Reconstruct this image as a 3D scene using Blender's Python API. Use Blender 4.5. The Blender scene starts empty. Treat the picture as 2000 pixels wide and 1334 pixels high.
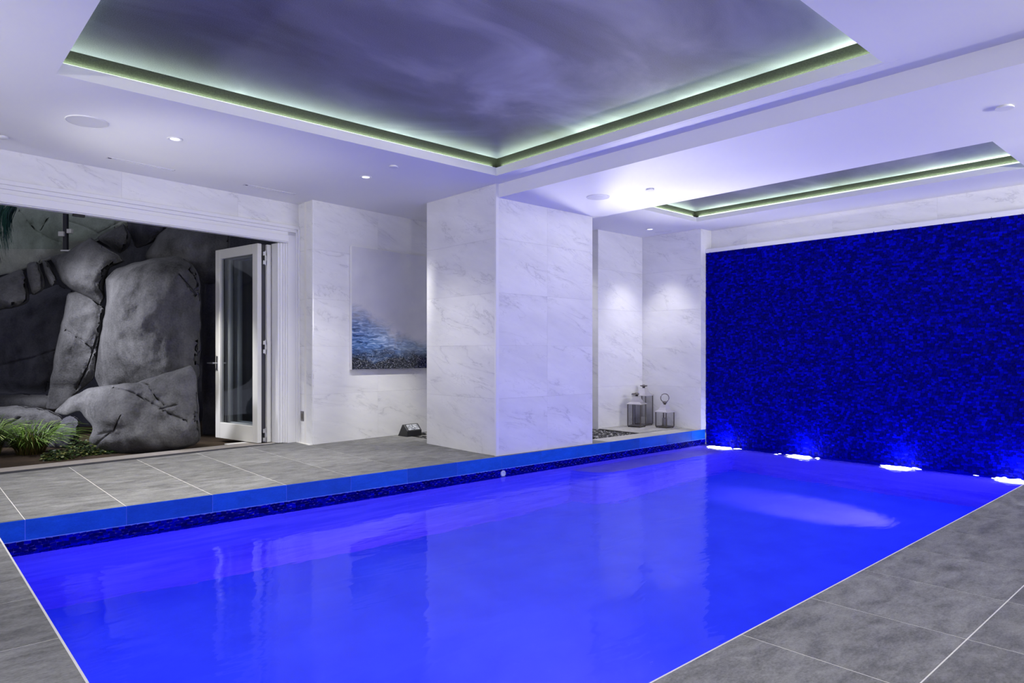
import bpy, bmesh, math, random
from mathutils import Vector, Matrix, noise
from mathutils.geometry import delaunay_2d_cdt

random.seed(7)
S = bpy.context.scene
C = S.collection

# ------------------------------------------------------------------ camera
F, HY, YAW, H = 1342.74, 691.8, 0.833506, 1.104
FW = Vector((math.cos(YAW), math.sin(YAW), 0))          # view direction (level)
RT = Vector((math.sin(YAW), -math.cos(YAW), 0))         # to the right
cam = bpy.data.cameras.new('camera')
cam.sensor_width = 36.0
cam.lens = 36.0 * F / 2000.0
cam.shift_y = (HY - 667.0) / 2000.0
cam.clip_start = 0.05
co = bpy.data.objects.new('camera', cam)
C.objects.link(co)
co.matrix_world = Matrix((
    (RT.x, 0, -FW.x, 0), (RT.y, 0, -FW.y, 0), (0, 1, 0, H), (0, 0, 0, 1)))
S.camera = co

# ------------------------------------------------------------------ world, exposure
w = bpy.data.worlds.new('world'); S.world = w
w.use_nodes = True
bg = w.node_tree.nodes['Background']
bg.inputs[0].default_value = (0.62, 0.64, 0.80, 1)
bg.inputs[1].default_value = 0.34
S.view_settings.view_transform = 'Standard'
S.view_settings.look = 'None'
S.view_settings.gamma = 1.0
S.view_settings.use_curve_mapping = False
S.view_settings.exposure = 0.13
S.cycles.max_bounces = 10
S.cycles.diffuse_bounces = 5
S.cycles.transmission_bounces = 10
S.cycles.glossy_bounces = 4
S.cycles.transparent_max_bounces = 32
S.cycles.sample_clamp_indirect = 4.0


def light(name, kind, loc, aim, power, color, **k):
    l = bpy.data.lights.new(name, kind)
    l.energy = power
    l.color = color
    for a, b in k.items():
        setattr(l, a, b)
    o = bpy.data.objects.new(name, l)
    C.objects.link(o)
    o.location = loc
    if aim is not None:
        d = Vector(aim) - Vector(loc)
        o.rotation_euler = d.to_track_quat('-Z', 'Y').to_euler()
    return o


WHITE = (1.0, 0.985, 0.93)
WARM = (1.0, 0.975, 0.91)
LED = (0.78, 1.0, 0.66)
BLUE = (0.05, 0.042, 1.0)
# unseen fill lights added to brighten ceiling and walls: strips and spots
def strip(name, loc, aim, L, e, col, along):
    o = light(name, 'AREA', loc, aim, e, col, shape='RECTANGLE', size=L, size_y=0.08, spread=2.4)
    z = (Vector(loc) - Vector(aim)).normalized(); x = Vector(along); y = z.cross(x)
    o.matrix_world = Matrix(((x.x, y.x, z.x, loc[0]), (x.y, y.y, z.y, loc[1]), (x.z, y.z, z.z, loc[2]), (0, 0, 0, 1)))
    return o


strip('soffit_fill_strip', (6.9, -1.84, 2.1), (6.9, 0.6, 2.8), 3.8, 112, WHITE, (1, 0, 0))
strip('rear_fill_strip', (-2.54, 3.0, 2.2), (-0.4, 3.0, 2.94), 8.0, 82, WHITE, (0, 1, 0))
light('pit_fill', 'SPOT', (7.35, 5.92, 0.06), (4.9, 4.6, 2.8), 215, WARM, spot_size=1.25, spot_blend=1.0, shadow_soft_size=0.1)  # unseen spots added in the pit to brighten the lowered ceiling
light('pit_fill', 'SPOT', (7.1, 6.3, 0.06), (5.75, 3.0, 2.8), 370, WARM, spot_size=1.1, spot_blend=0.9, shadow_soft_size=0.1)
light('pit_fill_far', 'SPOT', (7.1, 6.1, 0.06), (7.6, 4.2, 2.9), 210, WARM, spot_size=1.1, spot_blend=0.9, shadow_soft_size=0.1)
light('side_fill', 'SPOT', (1.2, -1.6, 1.2), (2.4, 4.5, 2.94), 290, WHITE, spot_size=0.7, spot_blend=0.9, shadow_soft_size=0.25)
light('rear_fill', 'SPOT', (-1.4, 4.6, 0.4), (-0.2, 5.4, 2.94), 110, WHITE, spot_size=1.3, spot_blend=0.9, shadow_soft_size=0.25)
light('gallery_fill', 'SPOT', (4.5, 6.5, 2.93), (4.95, 7.9, 0.0), 260, WARM, spot_size=0.62, spot_blend=1.0, shadow_soft_size=0.08)  # spot added to brighten the lower gallery wall
light('rear_fill', 'SPOT', (0.4, 6.5, 0.2), (2.0, 6.5, 2.94), 120, WHITE, spot_size=0.8, spot_blend=0.9, shadow_soft_size=0.25)
# ceiling downlights, then unseen fill spots added behind the pillar and over the deck
for nm, x, y, z, e, sz, col in (('downlight_a', 1.818, 6.289, 2.93, 390, 1.75, WARM), ('downlight_b', 3.677, 6.308, 2.93, 110, 2.0, WARM),
                                ('downlight_c', 8.261, 6.092, 2.915, 70, 1.35, WARM),
                                ('pillar_fill', 7.0, 7.3, 2.93, 66, 2.2, WARM),
                                ('deck_fill', 0.3, 0.4, 2.93, 115, 2.4, WHITE), ('deck_fill', 2.6, 0.2, 2.93, 115, 2.4, WHITE),
                                ('deck_fill', -0.9, 2.6, 2.93, 75, 2.4, WHITE)):
    light(nm, 'SPOT', (x, y, z), (x, y, 0), e, col, spot_size=sz, spot_blend=0.7, shadow_soft_size=0.05)
# unseen lights added outside the folding doors to brighten rocks and door leaf
light('rock_fill', 'SPOT', (0.0, 9.3, 2.75), (2.1, 9.8, 0.8), 560, (0.92, 0.92, 1.0), spot_size=1.3, spot_blend=0.9, shadow_soft_size=0.25)
light('rock_fill_low', 'SPOT', (0.5, 8.6, 0.25), (2.5, 9.8, 0.8), 130, (0.92, 0.92, 1.0), spot_size=0.95, spot_blend=0.9, shadow_soft_size=0.1)
light('leaf_fill', 'SPOT', (2.2, 8.45, 2.4), (3.25, 8.72, 0.9), 130, WARM, spot_size=0.8, spot_blend=0.8, shadow_soft_size=0.1)
# submerged blue pool lamps
ZL = -0.42
for x, e in ((1.6, 22), (3.9, 22), (6.2, 27), (8.2, 29)):
    light('pool_lamp', 'AREA', (x, 1.43, ZL), (x, 4.5, -0.85), e, BLUE, shape='DISK', size=0.3)
for y, e in ((2.4, 14), (4.4, 14)):
    light('pool_lamp', 'AREA', (0.53, y, ZL), (4.0, y, -0.85), e, BLUE, shape='DISK', size=0.3)

light('pool_beam', 'SPOT', (7.65, 1.42, -1.0), (7.65, 3.3, -2.08), 500, (1.0, 0.42, 1.0), spot_size=0.5, spot_blend=0.7, shadow_soft_size=0.05)
light('pool_beam', 'SPOT', (3.0, 1.42, -0.6), (3.0, 3.3, -1.85), 90, (1.0, 0.42, 1.0), spot_size=1.1, spot_blend=0.9, shadow_soft_size=0.05)

# ------------------------------------------------------------------ mesh helpers


class MB:
    def __init__(s):
        s.v = []; s.f = []; s.m = []

    def add(s, vs, fs, mi=0):
        n = len(s.v)
        s.v += [tuple(v) for v in vs]
        s.f += [tuple(i + n for i in f) for f in fs]
        s.m += [mi] * len(fs)
        return s

    def box(s, x0, x1, y0, y1, z0, z1, mi=0):
        return s.prism([(x0, y0), (x1, y0), (x1, y1), (x0, y1)], z0, z1, mi)

    def prism(s, poly, z0, z1, mi=0):
        """poly counter-clockwise seen from above; z0/z1 number or function of (x,y)"""
        n = len(poly)
        a = z0 if callable(z0) else (lambda x, y: z0)
        b = z1 if callable(z1) else (lambda x, y: z1)
        vs = [(x, y, a(x, y)) for x, y in poly] + [(x, y, b(x, y)) for x, y in poly]
        fs = [tuple(range(n - 1, -1, -1)), tuple(range(n, 2 * n))]
        fs += [(i, (i + 1) % n, n + (i + 1) % n, n + i) for i in range(n)]
        return s.add(vs, fs, mi)

    def obox(s, o, u, v, w_, mi=0):
        """box from corner o with edge vectors u, v, w (right-handed)"""
        o, u, v, w_ = map(Vector, (o, u, v, w_))
        vs = [o, o + u, o + u + v, o + v, o + w_, o + u + w_, o + u + v + w_, o + v + w_]
        return s.add(vs, [(3, 2, 1, 0), (4, 5, 6, 7), (0, 1, 5, 4), (1, 2, 6, 5), (2, 3, 7, 6), (3, 0, 4, 7)], mi)

    def tube(s, path, r, n=8, closed=False, caps=True, mi=0):
        path = [Vector(p) for p in path]
        base = len(s.v); k = len(path)
        for i, p in enumerate(path):
            if closed:
                t = path[(i + 1) % k] - path[i - 1]
            else:
                t = path[min(i + 1, k - 1)] - path[max(i - 1, 0)]
            t.normalize()
            a = t.orthogonal() if abs(t.z) > 0.9 else t.cross(Vector((0, 0, 1)))
            a.normalize(); b = t.cross(a)
            rr = r[i] if isinstance(r, (list, tuple)) else r
            for j in range(n):
                an = 2 * math.pi * j / n
                s.v.append(tuple(p + a * math.cos(an) * rr + b * math.sin(an) * rr))
        for i in range(k if closed else k - 1):
            i2 = (i + 1) % k
            for j in range(n):
                j2 = (j + 1) % n
                s.f.append((base + i * n + j, base + i * n + j2, base + i2 * n + j2, base + i2 * n + j)); s.m.append(mi)
        if caps and not closed:
            s.f.append(tuple(base + j for j in range(n - 1, -1, -1))); s.m.append(mi)
            s.f.append(tuple(base + (k - 1) * n + j for j in range(n))); s.m.append(mi)
        return s

    def lathe(s, prof, n=24, o=(0, 0, 0), mi=0):
        """prof: list of (r,z); closed at both ends"""
        base = len(s.v)
        for r, z in prof:
            for j in range(n):
                an = 2 * math.pi * j / n
                s.v.append((o[0] + r * math.cos(an), o[1] + r * math.sin(an), o[2] + z))
        for i in range(len(prof) - 1):
            for j in range(n):
                j2 = (j + 1) % n
                s.f.append((base + i * n + j, base + i * n + j2, base + (i + 1) * n + j2, base + (i + 1) * n + j)); s.m.append(mi)
        s.f.append(tuple(base + j for j in range(n - 1, -1, -1))); s.m.append(mi)
        e = base + (len(prof) - 1) * n
        s.f.append(tuple(e + j for j in range(n))); s.m.append(mi)
        return s

    def build(s, name, mats, parent=None, smooth=False):
        me = bpy.data.meshes.new(name)
        me.from_pydata(s.v, [], s.f)
        if not isinstance(mats, (list, tuple)):
            mats = [mats]
        for m in mats:
            me.materials.append(m)
        if len(mats) > 1:
            me.polygons.foreach_set('material_index', s.m)
        if smooth:
            me.polygons.foreach_set('use_smooth', [True] * len(me.polygons))
        me.update()
        o = bpy.data.objects.new(name, me)
        C.objects.link(o)
        if parent:
            o.parent = parent
            o.matrix_parent_inverse = parent.matrix_basis.inverted()
        return o


def bevel(o, w_=0.004, seg=2):
    m = o.modifiers.new('bevel', 'BEVEL'); m.width = w_; m.segments = seg; m.limit_method = 'ANGLE'
    return o


def tag(o, label=None, cat=None, group=None, kind=None):
    if label: o['label'] = label
    if cat: o['category'] = cat
    if group: o['group'] = group
    if kind: o['kind'] = kind
    return o


def empty(name, loc=(0, 0, 0), rz=0):
    o = bpy.data.objects.new(name, None)
    C.objects.link(o)
    o.location = loc
    o.rotation_euler = (0, 0, rz)
    o.empty_display_size = 0.1
    bpy.context.view_layer.update()
    return o


def copy_tree(o, parent=None):
    c = o.copy(); C.objects.link(c)
    if parent: c.parent = parent
    for ch in list(o.children): copy_tree(ch, c)
    return c


def clip(poly, a, b, c):
    """keep the part of a convex polygon with a*x+b*y<=c"""
    out = []
    for i, p in enumerate(poly):
        q = poly[(i + 1) % len(poly)]
        dp = a * p[0] + b * p[1] - c; dq = a * q[0] + b * q[1] - c
        if dp <= 0: out.append(p)
        if dp * dq < 0:
            t = dp / (dp - dq)
            out.append((p[0] + (q[0] - p[0]) * t, p[1] + (q[1] - p[1]) * t))
    return out


def area(poly):
    return 0.5 * sum(p[0] * q[1] - p[1] * q[0] for p, q in zip(poly, poly[1:] + poly[:1])) if len(poly) > 2 else 0


def campt(x, y, d):
    """world point seen at picture position (x,y) at depth d along the view"""
    return Vector((0, 0, H)) + RT * ((x - 1000) / F * d) + FW * d + Vector((0, 0, -(y - HY) / F * d))

# ------------------------------------------------------------------ materials


class NT:
    def __init__(s, name):
        s.mat = bpy.data.materials.new(name)
        s.mat.use_nodes = True
        s.t = s.mat.node_tree
        s.b = s.t.nodes['Principled BSDF']

    def n(s, typ, **k):
        nd = s.t.nodes.new(typ)
        for a, v in k.items():
            if a.startswith('i_'):
                key = a[2:]
                nd.inputs[int(key) if key.isdigit() else key.replace('_', ' ')].default_value = v
            else:
                setattr(nd, a, v)
        return nd

    def l(s, a, b):
        s.t.links.new(a, b)

    def ramp(s, fac, stops, interp='LINEAR'):
        r = s.n('ShaderNodeValToRGB')
        r.color_ramp.interpolation = interp
        e = r.color_ramp.elements
        while len(e) < len(stops): e.new(0.5)
        for el, (p, c) in zip(e, stops):
            el.position = p
            el.color = (c if isinstance(c, tuple) else (c, c, c)) + (1,)
        s.l(fac, r.inputs[0])
        return r.outputs[0]

    def mix(s, fac, a, b, mode='MIX'):
        m = s.n('ShaderNodeMix', data_type='RGBA', blend_type=mode)
        for i, x in ((0, fac), (6, a), (7, b)):
            if isinstance(x, (int, float)): m.inputs[i].default_value = x
            elif isinstance(x, tuple): m.inputs[i].default_value = x + (1,)
            else: s.l(x, m.inputs[i])
        return m.outputs[2]

    def pos(s, scale=(1, 1, 1), rot=(0, 0, 0), random_offset=0.0, obj=False):
        if obj:
            v = s.n('ShaderNodeTexCoord').outputs['Object']
        else:
            v = s.n('ShaderNodeNewGeometry').outputs['Position']
        if random_offset:
            oi = s.n('ShaderNodeObjectInfo')
            mu = s.n('ShaderNodeMath', operation='MULTIPLY', i_1=random_offset)
            s.l(oi.outputs['Random'], mu.inputs[0])
            ad = s.n('ShaderNodeVectorMath', operation='ADD')
            s.l(v, ad.inputs[0]); s.l(mu.outputs[0], ad.inputs[1]); v = ad.outputs[0]
        mp = s.n('ShaderNodeMapping')
        mp.inputs['Scale'].default_value = scale
        mp.inputs['Rotation'].default_value = rot
        s.l(v, mp.inputs[0])
        return mp.outputs[0]

    def noise(s, vec, scale, detail=4, rough=0.5, dist=0.0):
        nd = s.n('ShaderNodeTexNoise', i_Scale=scale, i_Detail=detail, i_Roughness=rough, i_Distortion=dist)
        s.l(vec, nd.inputs['Vector'])
        return nd.outputs['Fac']

    def math(s, op, a, b=None):
        m = s.n('ShaderNodeMath', operation=op)
        for i, x in enumerate((a, b)):
            if x is None: continue
            if isinstance(x, (int, float)): m.inputs[i].default_value = x
            else: s.l(x, m.inputs[i])
        return m.outputs[0]

    def set(s, **k):
        names = dict(col='Base Color', rough='Roughness', metal='Metallic', spec='Specular IOR Level', ior='IOR',
                     trans='Transmission Weight', alpha='Alpha', emis='Emission Color', estr='Emission Strength',
                     coat='Coat Weight', sub='Subsurface Weight')
        for a, v in k.items():
            i = s.b.inputs[names[a]]
            if hasattr(v, 'is_output'): s.l(v, i)
            elif isinstance(v, tuple): i.default_value = v + (1,)
            else: i.default_value = v
        return s

    def bump(s, hgt, strength=0.2, dist=0.01):
        b = s.n('ShaderNodeBump', i_Strength=strength, i_Distance=dist)
        s.l(hgt, b.inputs['Height'])
        s.l(b.outputs[0], s.b.inputs['Normal'])
        return s


def plain(name, col, rough=0.5, metal=0.0, **k):
    return NT(name).set(col=col, rough=rough, metal=metal, **k).mat


def paint(name, col, rough=0.6):
    t = NT(name)
    t.set(col=t.ramp(t.noise(t.pos(), 1.2, 2), [(0.3, tuple(c * 0.97 for c in col)), (0.7, col)]), rough=rough)
    t.bump(t.noise(t.pos(), 120, 2), 0.03, 0.002)
    return t.mat


M_CEIL = paint('white ceiling paint', (0.83, 0.83, 0.86))
M_TRIM = plain('white trim paint', (0.79, 0.79, 0.82), 0.4)


def marble(name):
    t = NT(name)
    sp = t.n('ShaderNodeSeparateXYZ'); t.l(t.n('ShaderNodeNewGeometry').outputs['Position'], sp.inputs[0])
    oi = t.n('ShaderNodeObjectInfo')
    h_ = t.math('SUBTRACT', sp.outputs['X'], sp.outputs['Y'])
    lay = t.math('ADD', sp.outputs['Z'], t.math('MULTIPLY', h_, 0.26))
    cb = t.n('ShaderNodeCombineXYZ')
    t.l(t.math('MULTIPLY', h_, 0.75), cb.inputs[0]); t.l(t.math('MULTIPLY', lay, 2.3), cb.inputs[1])
    t.l(t.math('MULTIPLY', oi.outputs['Random'], 41.0), cb.inputs[2])
    q = cb.outputs[0]
    base = t.ramp(t.noise(q, 1.3, 5, 0.6), [(0.3, (0.72, 0.72, 0.74)), (0.65, (0.84, 0.84, 0.855))])
    d1 = t.math('ABSOLUTE', t.math('SUBTRACT', t.noise(q, 1.6, 8, 0.6, 0.5), 0.5))
    vein = t.ramp(d1, [(0.0, 1.0), (0.004, 0.6), (0.014, 0.0)])
    soft = t.ramp(d1, [(0.0, 0.35), (0.06, 0.0)])
    mask = t.ramp(t.noise(q, 1.9, 2), [(0.45, 0.0), (0.62, 1.0)])
    d2 = t.math('ABSOLUTE', t.math('SUBTRACT', t.noise(q, 3.4, 8, 0.62, 0.7), 0.5))
    vein2 = t.ramp(d2, [(0.0, 0.8), (0.004, 0.4), (0.012, 0.0)])
    mask2 = t.ramp(t.noise(q, 2.6, 2), [(0.5, 0.0), (0.62, 1.0)])
    c = t.mix(t.math('MULTIPLY', t.math('ADD', vein, soft), t.math('MULTIPLY', mask, 0.36)), base, (0.36, 0.36, 0.40))
    c = t.mix(t.math('MULTIPLY', vein2, t.math('MULTIPLY', mask2, 0.45)), c, (0.42, 0.42, 0.46))
    t.set(col=c, rough=0.16, spec=0.35)
    return t.mat


M_MARBLE = marble('white polished marble')


def stone_tile(name, lo, hi, rough=0.55):
    t = NT(name)
    p = t.pos(scale=(2.6, 6, 6), random_offset=23.0)
    f = t.pos(scale=(22, 42, 42), random_offset=23.0)
    oi = t.n('ShaderNodeObjectInfo')
    a = t.noise(p, 2.2, 8, 0.65, 0.4)
    b = t.noise(f, 3.0, 5, 0.7)
    c = t.ramp(t.math('ADD', t.math('MULTIPLY', a, 0.6), t.math('MULTIPLY', b, 0.4)), [(0.34, lo), (0.66, hi)])
    br = t.ramp(oi.outputs['Random'], [(0.0, 0.84), (1.0, 1.14)])
    c = t.mix(1.0, c, br, 'MULTIPLY')
    t.set(col=c, rough=rough, spec=0.3)
    t.bump(t.math('ADD', a, b), 0.25, 0.004)
    return t.mat


M_TILE = stone_tile('grey stone tile', (0.08, 0.08, 0.08), (0.31, 0.31, 0.305))
M_FASCIA = stone_tile('coping tile with painted pool glow', (0.0, 0.065, 0.44), (0.004, 0.105, 0.66), 0.45)  # blue of the pool light put into the stone colour
M_GROUT = paint('pale grout', (0.78, 0.765, 0.74), 0.8)
M_LITGROUT = paint('grout with painted pool glow', (0.16, 0.30, 1.0), 0.7)  # same pool light put into the grout colour
M_SILL = paint('tan sill stone', (0.34, 0.31, 0.29), 0.7)
M_DRAIN = plain('dark drain metal', (0.03, 0.03, 0.038), 0.6)
M_FLAG = stone_tile('pale flagstone', (0.34, 0.335, 0.32), (0.60, 0.59, 0.57))
M_BLACK = plain('black gap', (0.012, 0.012, 0.014), 0.7)


def mural(name):
    t = NT(name)
    p = t.pos(scale=(0.55, 0.9, 0.9), rot=(0, 0, 0.55))
    a = t.noise(p, 1.1, 5, 0.55, 0.6)
    b = t.noise(t.pos(scale=(0.3, 0.3, 0.3)), 1.0, 2)
    g = t.noise(t.pos(), 160, 2)
    sy = t.n('ShaderNodeSeparateXYZ'); t.l(t.pos(), sy.inputs[0])
    ly = t.ramp(t.math('DIVIDE', sy.outputs['Y'], 6.0), [(0.22, 0.80), (0.5, 0.58), (0.80, 0.40)])
    v = t.math('ADD', t.math('MULTIPLY', a, 0.6), t.math('MULTIPLY', ly, 0.4))
    c = t.ramp(v, [(0.36, (0.055, 0.056, 0.075)), (0.5, (0.13, 0.13, 0.185)), (0.62, (0.30, 0.30, 0.38)), (0.7, (0.42, 0.42, 0.48))])
    c = t.mix(t.ramp(g, [(0.4, 0.0), (0.7, 0.18)]), c, (0.4, 0.4, 0.5))
    t.set(col=c, rough=0.55, spec=0.3)
    return t.mat


M_MURAL = mural('painted storm sky')
M_BAND = NT('dark bronze cove band')
M_BAND.set(col=M_BAND.ramp(M_BAND.noise(M_BAND.pos(), 90, 3), [(0.3, (0.007, 0.008, 0.006)), (0.7, (0.024, 0.027, 0.02))]), rough=0.6)
M_BAND = M_BAND.mat


def mosaic(name, base):
    t = NT(name)
    at = t.n('ShaderNodeAttribute', attribute_name='tone')
    c = t.ramp(at.outputs['Fac'], [(0.0, tuple(x * 0.22 for x in base)), (0.5, tuple(x * 0.55 for x in base)), (1.0, base)])
    t.set(col=c, rough=0.35, spec=0.02)
    return t.mat


M_MOSAIC = mosaic('deep blue glass mosaic', (0.0, 0.0015, 0.55))
M_PLASTER = NT('blue pool plaster')
M_PLASTER.set(col=M_PLASTER.ramp(M_PLASTER.noise(M_PLASTER.pos(), 3, 4), [(0.3, (0.05, 0.11, 0.80)), (0.7, (0.065, 0.14, 0.88))]), rough=0.7)
M_PLASTER = M_PLASTER.mat
M_WALLPL = NT('wall plaster with painted lamp glow')
M_WALLPL.set(col=M_WALLPL.ramp(M_WALLPL.noise(M_WALLPL.pos(scale=(0.6, 1, 5)), 2, 4, 0.5, 0.6), [(0.3, (0.16, 0.12, 0.80)), (0.7, (0.30, 0.24, 0.90))]), rough=0.7)  # violet glow and caustic streaks of the pool lamps put into the colour
M_WALLPL = M_WALLPL.mat


def water():
    t = NT('pool water')
    p = t.pos(scale=(0.55, 1.6, 1), rot=(0, 0, 0.25))
    a = t.noise(p, 2.2, 3, 0.5, 0.4)
    far = t.pos(scale=(1.2, 3.0, 1))
    b = t.noise(far, 5.0, 3, 0.55, 0.3)
    px = t.n('ShaderNodeSeparateXYZ')
    t.l(t.n('ShaderNodeNewGeometry').outputs['Position'], px.inputs[0])
    amp = t.ramp(t.math('DIVIDE', px.outputs['X'], 9.0), [(0.35, 0.08), (1.0, 1.0)])
    c_ = t.noise(t.pos(scale=(1.0, 1.4, 1)), 16.0, 3, 0.6, 0.5)
    amp2 = t.ramp(t.math('DIVIDE', px.outputs['X'], 9.0), [(0.86, 0.0), (0.96, 1.0)])
    h_ = t.math('ADD', t.math('MULTIPLY', a, 0.8), t.math('MULTIPLY', b, t.math('MULTIPLY', amp, 0.5)))
    h_ = t.math('ADD', h_, t.math('MULTIPLY', c_, t.math('MULTIPLY', amp2, 5.0)))
    bp = t.n('ShaderNodeBump', i_Strength=0.5, i_Distance=0.02)
    t.l(h_, bp.inputs['Height'])
    gl = t.n('ShaderNodeBsdfGlass', i_Roughness=0.0, i_IOR=1.333)
    rf = t.n('ShaderNodeBsdfRefraction', i_Roughness=0.0, i_IOR=1.333)
    mx = t.n('ShaderNodeMixShader'); mx.inputs[0].default_value = 0.58
    t.l(bp.outputs[0], gl.inputs['Normal']); t.l(bp.outputs[0], rf.inputs['Normal'])
    t.l(gl.outputs[0], mx.inputs[1]); t.l(rf.outputs[0], mx.inputs[2])
    t.l(mx.outputs[0], t.t.nodes['Material Output'].inputs[0])
    return t.mat


M_WATER = water()


def glass(name, tint=(1, 1, 1)):
    t = NT(name)
    out = t.t.nodes['Material Output']
    tr = t.n('ShaderNodeBsdfTransparent'); tr.inputs[0].default_value = tint + (1,)
    gl = t.n('ShaderNodeBsdfGlossy'); gl.inputs['Roughness'].default_value = 0.02
    lw = t.n('ShaderNodeLayerWeight'); lw.inputs[0].default_value = 0.5
    fr = t.n('ShaderNodeMath', operation='MULTIPLY_ADD', i_1=0.75, i_2=0.035)
    t.l(t.math('POWER', lw.outputs['Facing'], 4.0), fr.inputs[0])
    mx = t.n('ShaderNodeMixShader')
    t.l(fr.outputs[0], mx.inputs[0]); t.l(tr.outputs[0], mx.inputs[1]); t.l(gl.outputs[0], mx.inputs[2])
    t.l(mx.outputs[0], out.inputs[0])
    return t.mat


M_GLASS = glass('clear door glass', (0.80, 0.82, 0.84))
M_LGLASS = glass('lantern glass', (0.93, 0.93, 0.94))
M_RGLASS = glass('railing glass', (0.86, 0.90, 0.88))


def rock_mat(name, lo, hi):
    t = NT(name)
    p = t.pos(random_offset=11.0)
    a = t.noise(p, 1.5, 6, 0.6, 0.3)
    b = t.noise(p, 45, 3, 0.6)
    st = t.noise(t.pos(scale=(2.5, 2.5, 0.5), random_offset=11.0), 2.0, 4, 0.6)
    v = t.math('ADD', t.math('MULTIPLY', a, 0.45), t.math('ADD', t.math('MULTIPLY', b, 0.22), t.math('MULTIPLY', st, 0.33)))
    t.set(col=t.ramp(v, [(0.33, lo), (0.66, hi)]), rough=0.85, spec=0.2)
    t.bump(t.math('ADD', t.math('MULTIPLY', a, 1.5), t.math('MULTIPLY', b, 0.5)), 0.5, 0.03)
    return t.mat


M_ROCK = rock_mat('grey granite', (0.02, 0.02, 0.022), (0.165, 0.165, 0.175))
M_ROCKD = rock_mat('dark granite', (0.03, 0.03, 0.042), (0.13, 0.13, 0.155))  # cooler tone range than the grey granite
M_ROCKG = rock_mat('lightened greenish granite', (0.30, 0.31, 0.27), (0.62, 0.63, 0.57))  # tone lightened to make up for the little light reaching it
M_SOIL = rock_mat('dark soil', (0.02, 0.014, 0.01), (0.08, 0.055, 0.035))
M_STEEL = plain('polished steel', (0.78, 0.76, 0.75), 0.32, 1.0)
M_DSTEEL = plain('dark tarnished steel', (0.16, 0.145, 0.14), 0.4, 0.9)
M_CHROME = plain('brushed chrome', (0.7, 0.7, 0.72), 0.3, 1.0)
M_WOODW = paint('cream door paint', (0.72, 0.715, 0.69), 0.35)
M_DARKEDGE = plain('dark door edge', (0.03, 0.03, 0.04), 0.5)
M_LENS = NT('lamp lens').set(col=(1, 1, 1), emis=(1, 1, 1), estr=1.6).mat
M_LEDS = NT('greenish led strip').set(col=(1, 1, 1), emis=(0.80, 1.0, 0.70), estr=0.9).mat
M_BLKPLASTIC = plain('black plastic', (0.02, 0.021, 0.024), 0.4)
M_CANDLE = plain('white wax', (0.75, 0.74, 0.72), 0.5)
M_GCANDLE = plain('grey wax', (0.30, 0.29, 0.30), 0.5)
M_PLATE = plain('grey metal plate', (0.20, 0.19, 0.20), 0.4, 0.6)
M_GRILLE = paint('white grille paint', (0.74, 0.74, 0.78), 0.5)


def plant(name, stops):
    t = NT(name)
    at = t.n('ShaderNodeAttribute', attribute_name='tone')
    t.set(col=t.ramp(at.outputs['Fac'], stops), rough=0.45, spec=0.3)
    return t.mat


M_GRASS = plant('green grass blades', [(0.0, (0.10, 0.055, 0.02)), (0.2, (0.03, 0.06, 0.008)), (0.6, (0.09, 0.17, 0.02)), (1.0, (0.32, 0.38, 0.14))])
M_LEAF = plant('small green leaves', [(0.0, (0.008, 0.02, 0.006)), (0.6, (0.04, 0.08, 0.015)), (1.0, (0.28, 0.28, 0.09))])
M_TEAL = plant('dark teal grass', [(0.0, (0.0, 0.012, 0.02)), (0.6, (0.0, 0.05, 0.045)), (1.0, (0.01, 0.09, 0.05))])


def tones(o, per_face):
    a = o.data.attributes.new('tone', 'FLOAT', 'FACE')
    a.data.foreach_set('value', per_face)


# ------------------------------------------------------------------ layout numbers
PX0, PX1, PY0, PY1 = 0.497, 8.90, 1.397, 5.57       # pool opening
ZW = -0.21                                           # water level
ZC, ZS, ZF = 2.946, 2.800, 2.935                     # main ceiling, soffit, far ceiling
WA = 0.126181                                        # door wall turns by this angle
SC = 0.9767
RC = Vector((3.842 * SC, 8.228 * SC))                # inner corner of the door wall
PC = Vector((3.836 * SC, 7.849 * SC))                # outer corner of the gallery wall
WU = Vector((math.cos(WA), math.sin(WA)))
WV = Vector((-math.sin(WA), math.cos(WA)))
XMIN, YMIN, XMAX, YMAX = -2.6, -1.9, 9.06, 8.45


def zd(x, y):                                        # the back deck falls a little towards the pool
    return max(0.0, 0.0118 * (y - 5.57))


def scz(z): return H + (z - H) * SC


def wpt(u, v, z, o=RC):
    p = o + WU * u + WV * v
    return (p.x, p.y, z)


def wbox(mb, u0, u1, v0, v1, z0, z1, o=RC, mi=0):
    p = wpt(u0, v0, z0, o)
    return mb.obox(p, (WU * (u1 - u0)).to_3d(), (WV * (v1 - v0)).to_3d(), (0, 0, z1 - z0), mi)

# ------------------------------------------------------------------ floor


XJ = [0.678 + 0.6045 * k for k in range(-6, 15)]
floor = MB()
th = lambda u: RC + WU * u                            # threshold line runs along v=0 of the door wall
backpoly = [(XMIN, PY1)] + [(8.78, PY1), (8.78, 6.62), (7.72, 6.62), (7.72, 8.3), (4.2, 8.3)]
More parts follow.
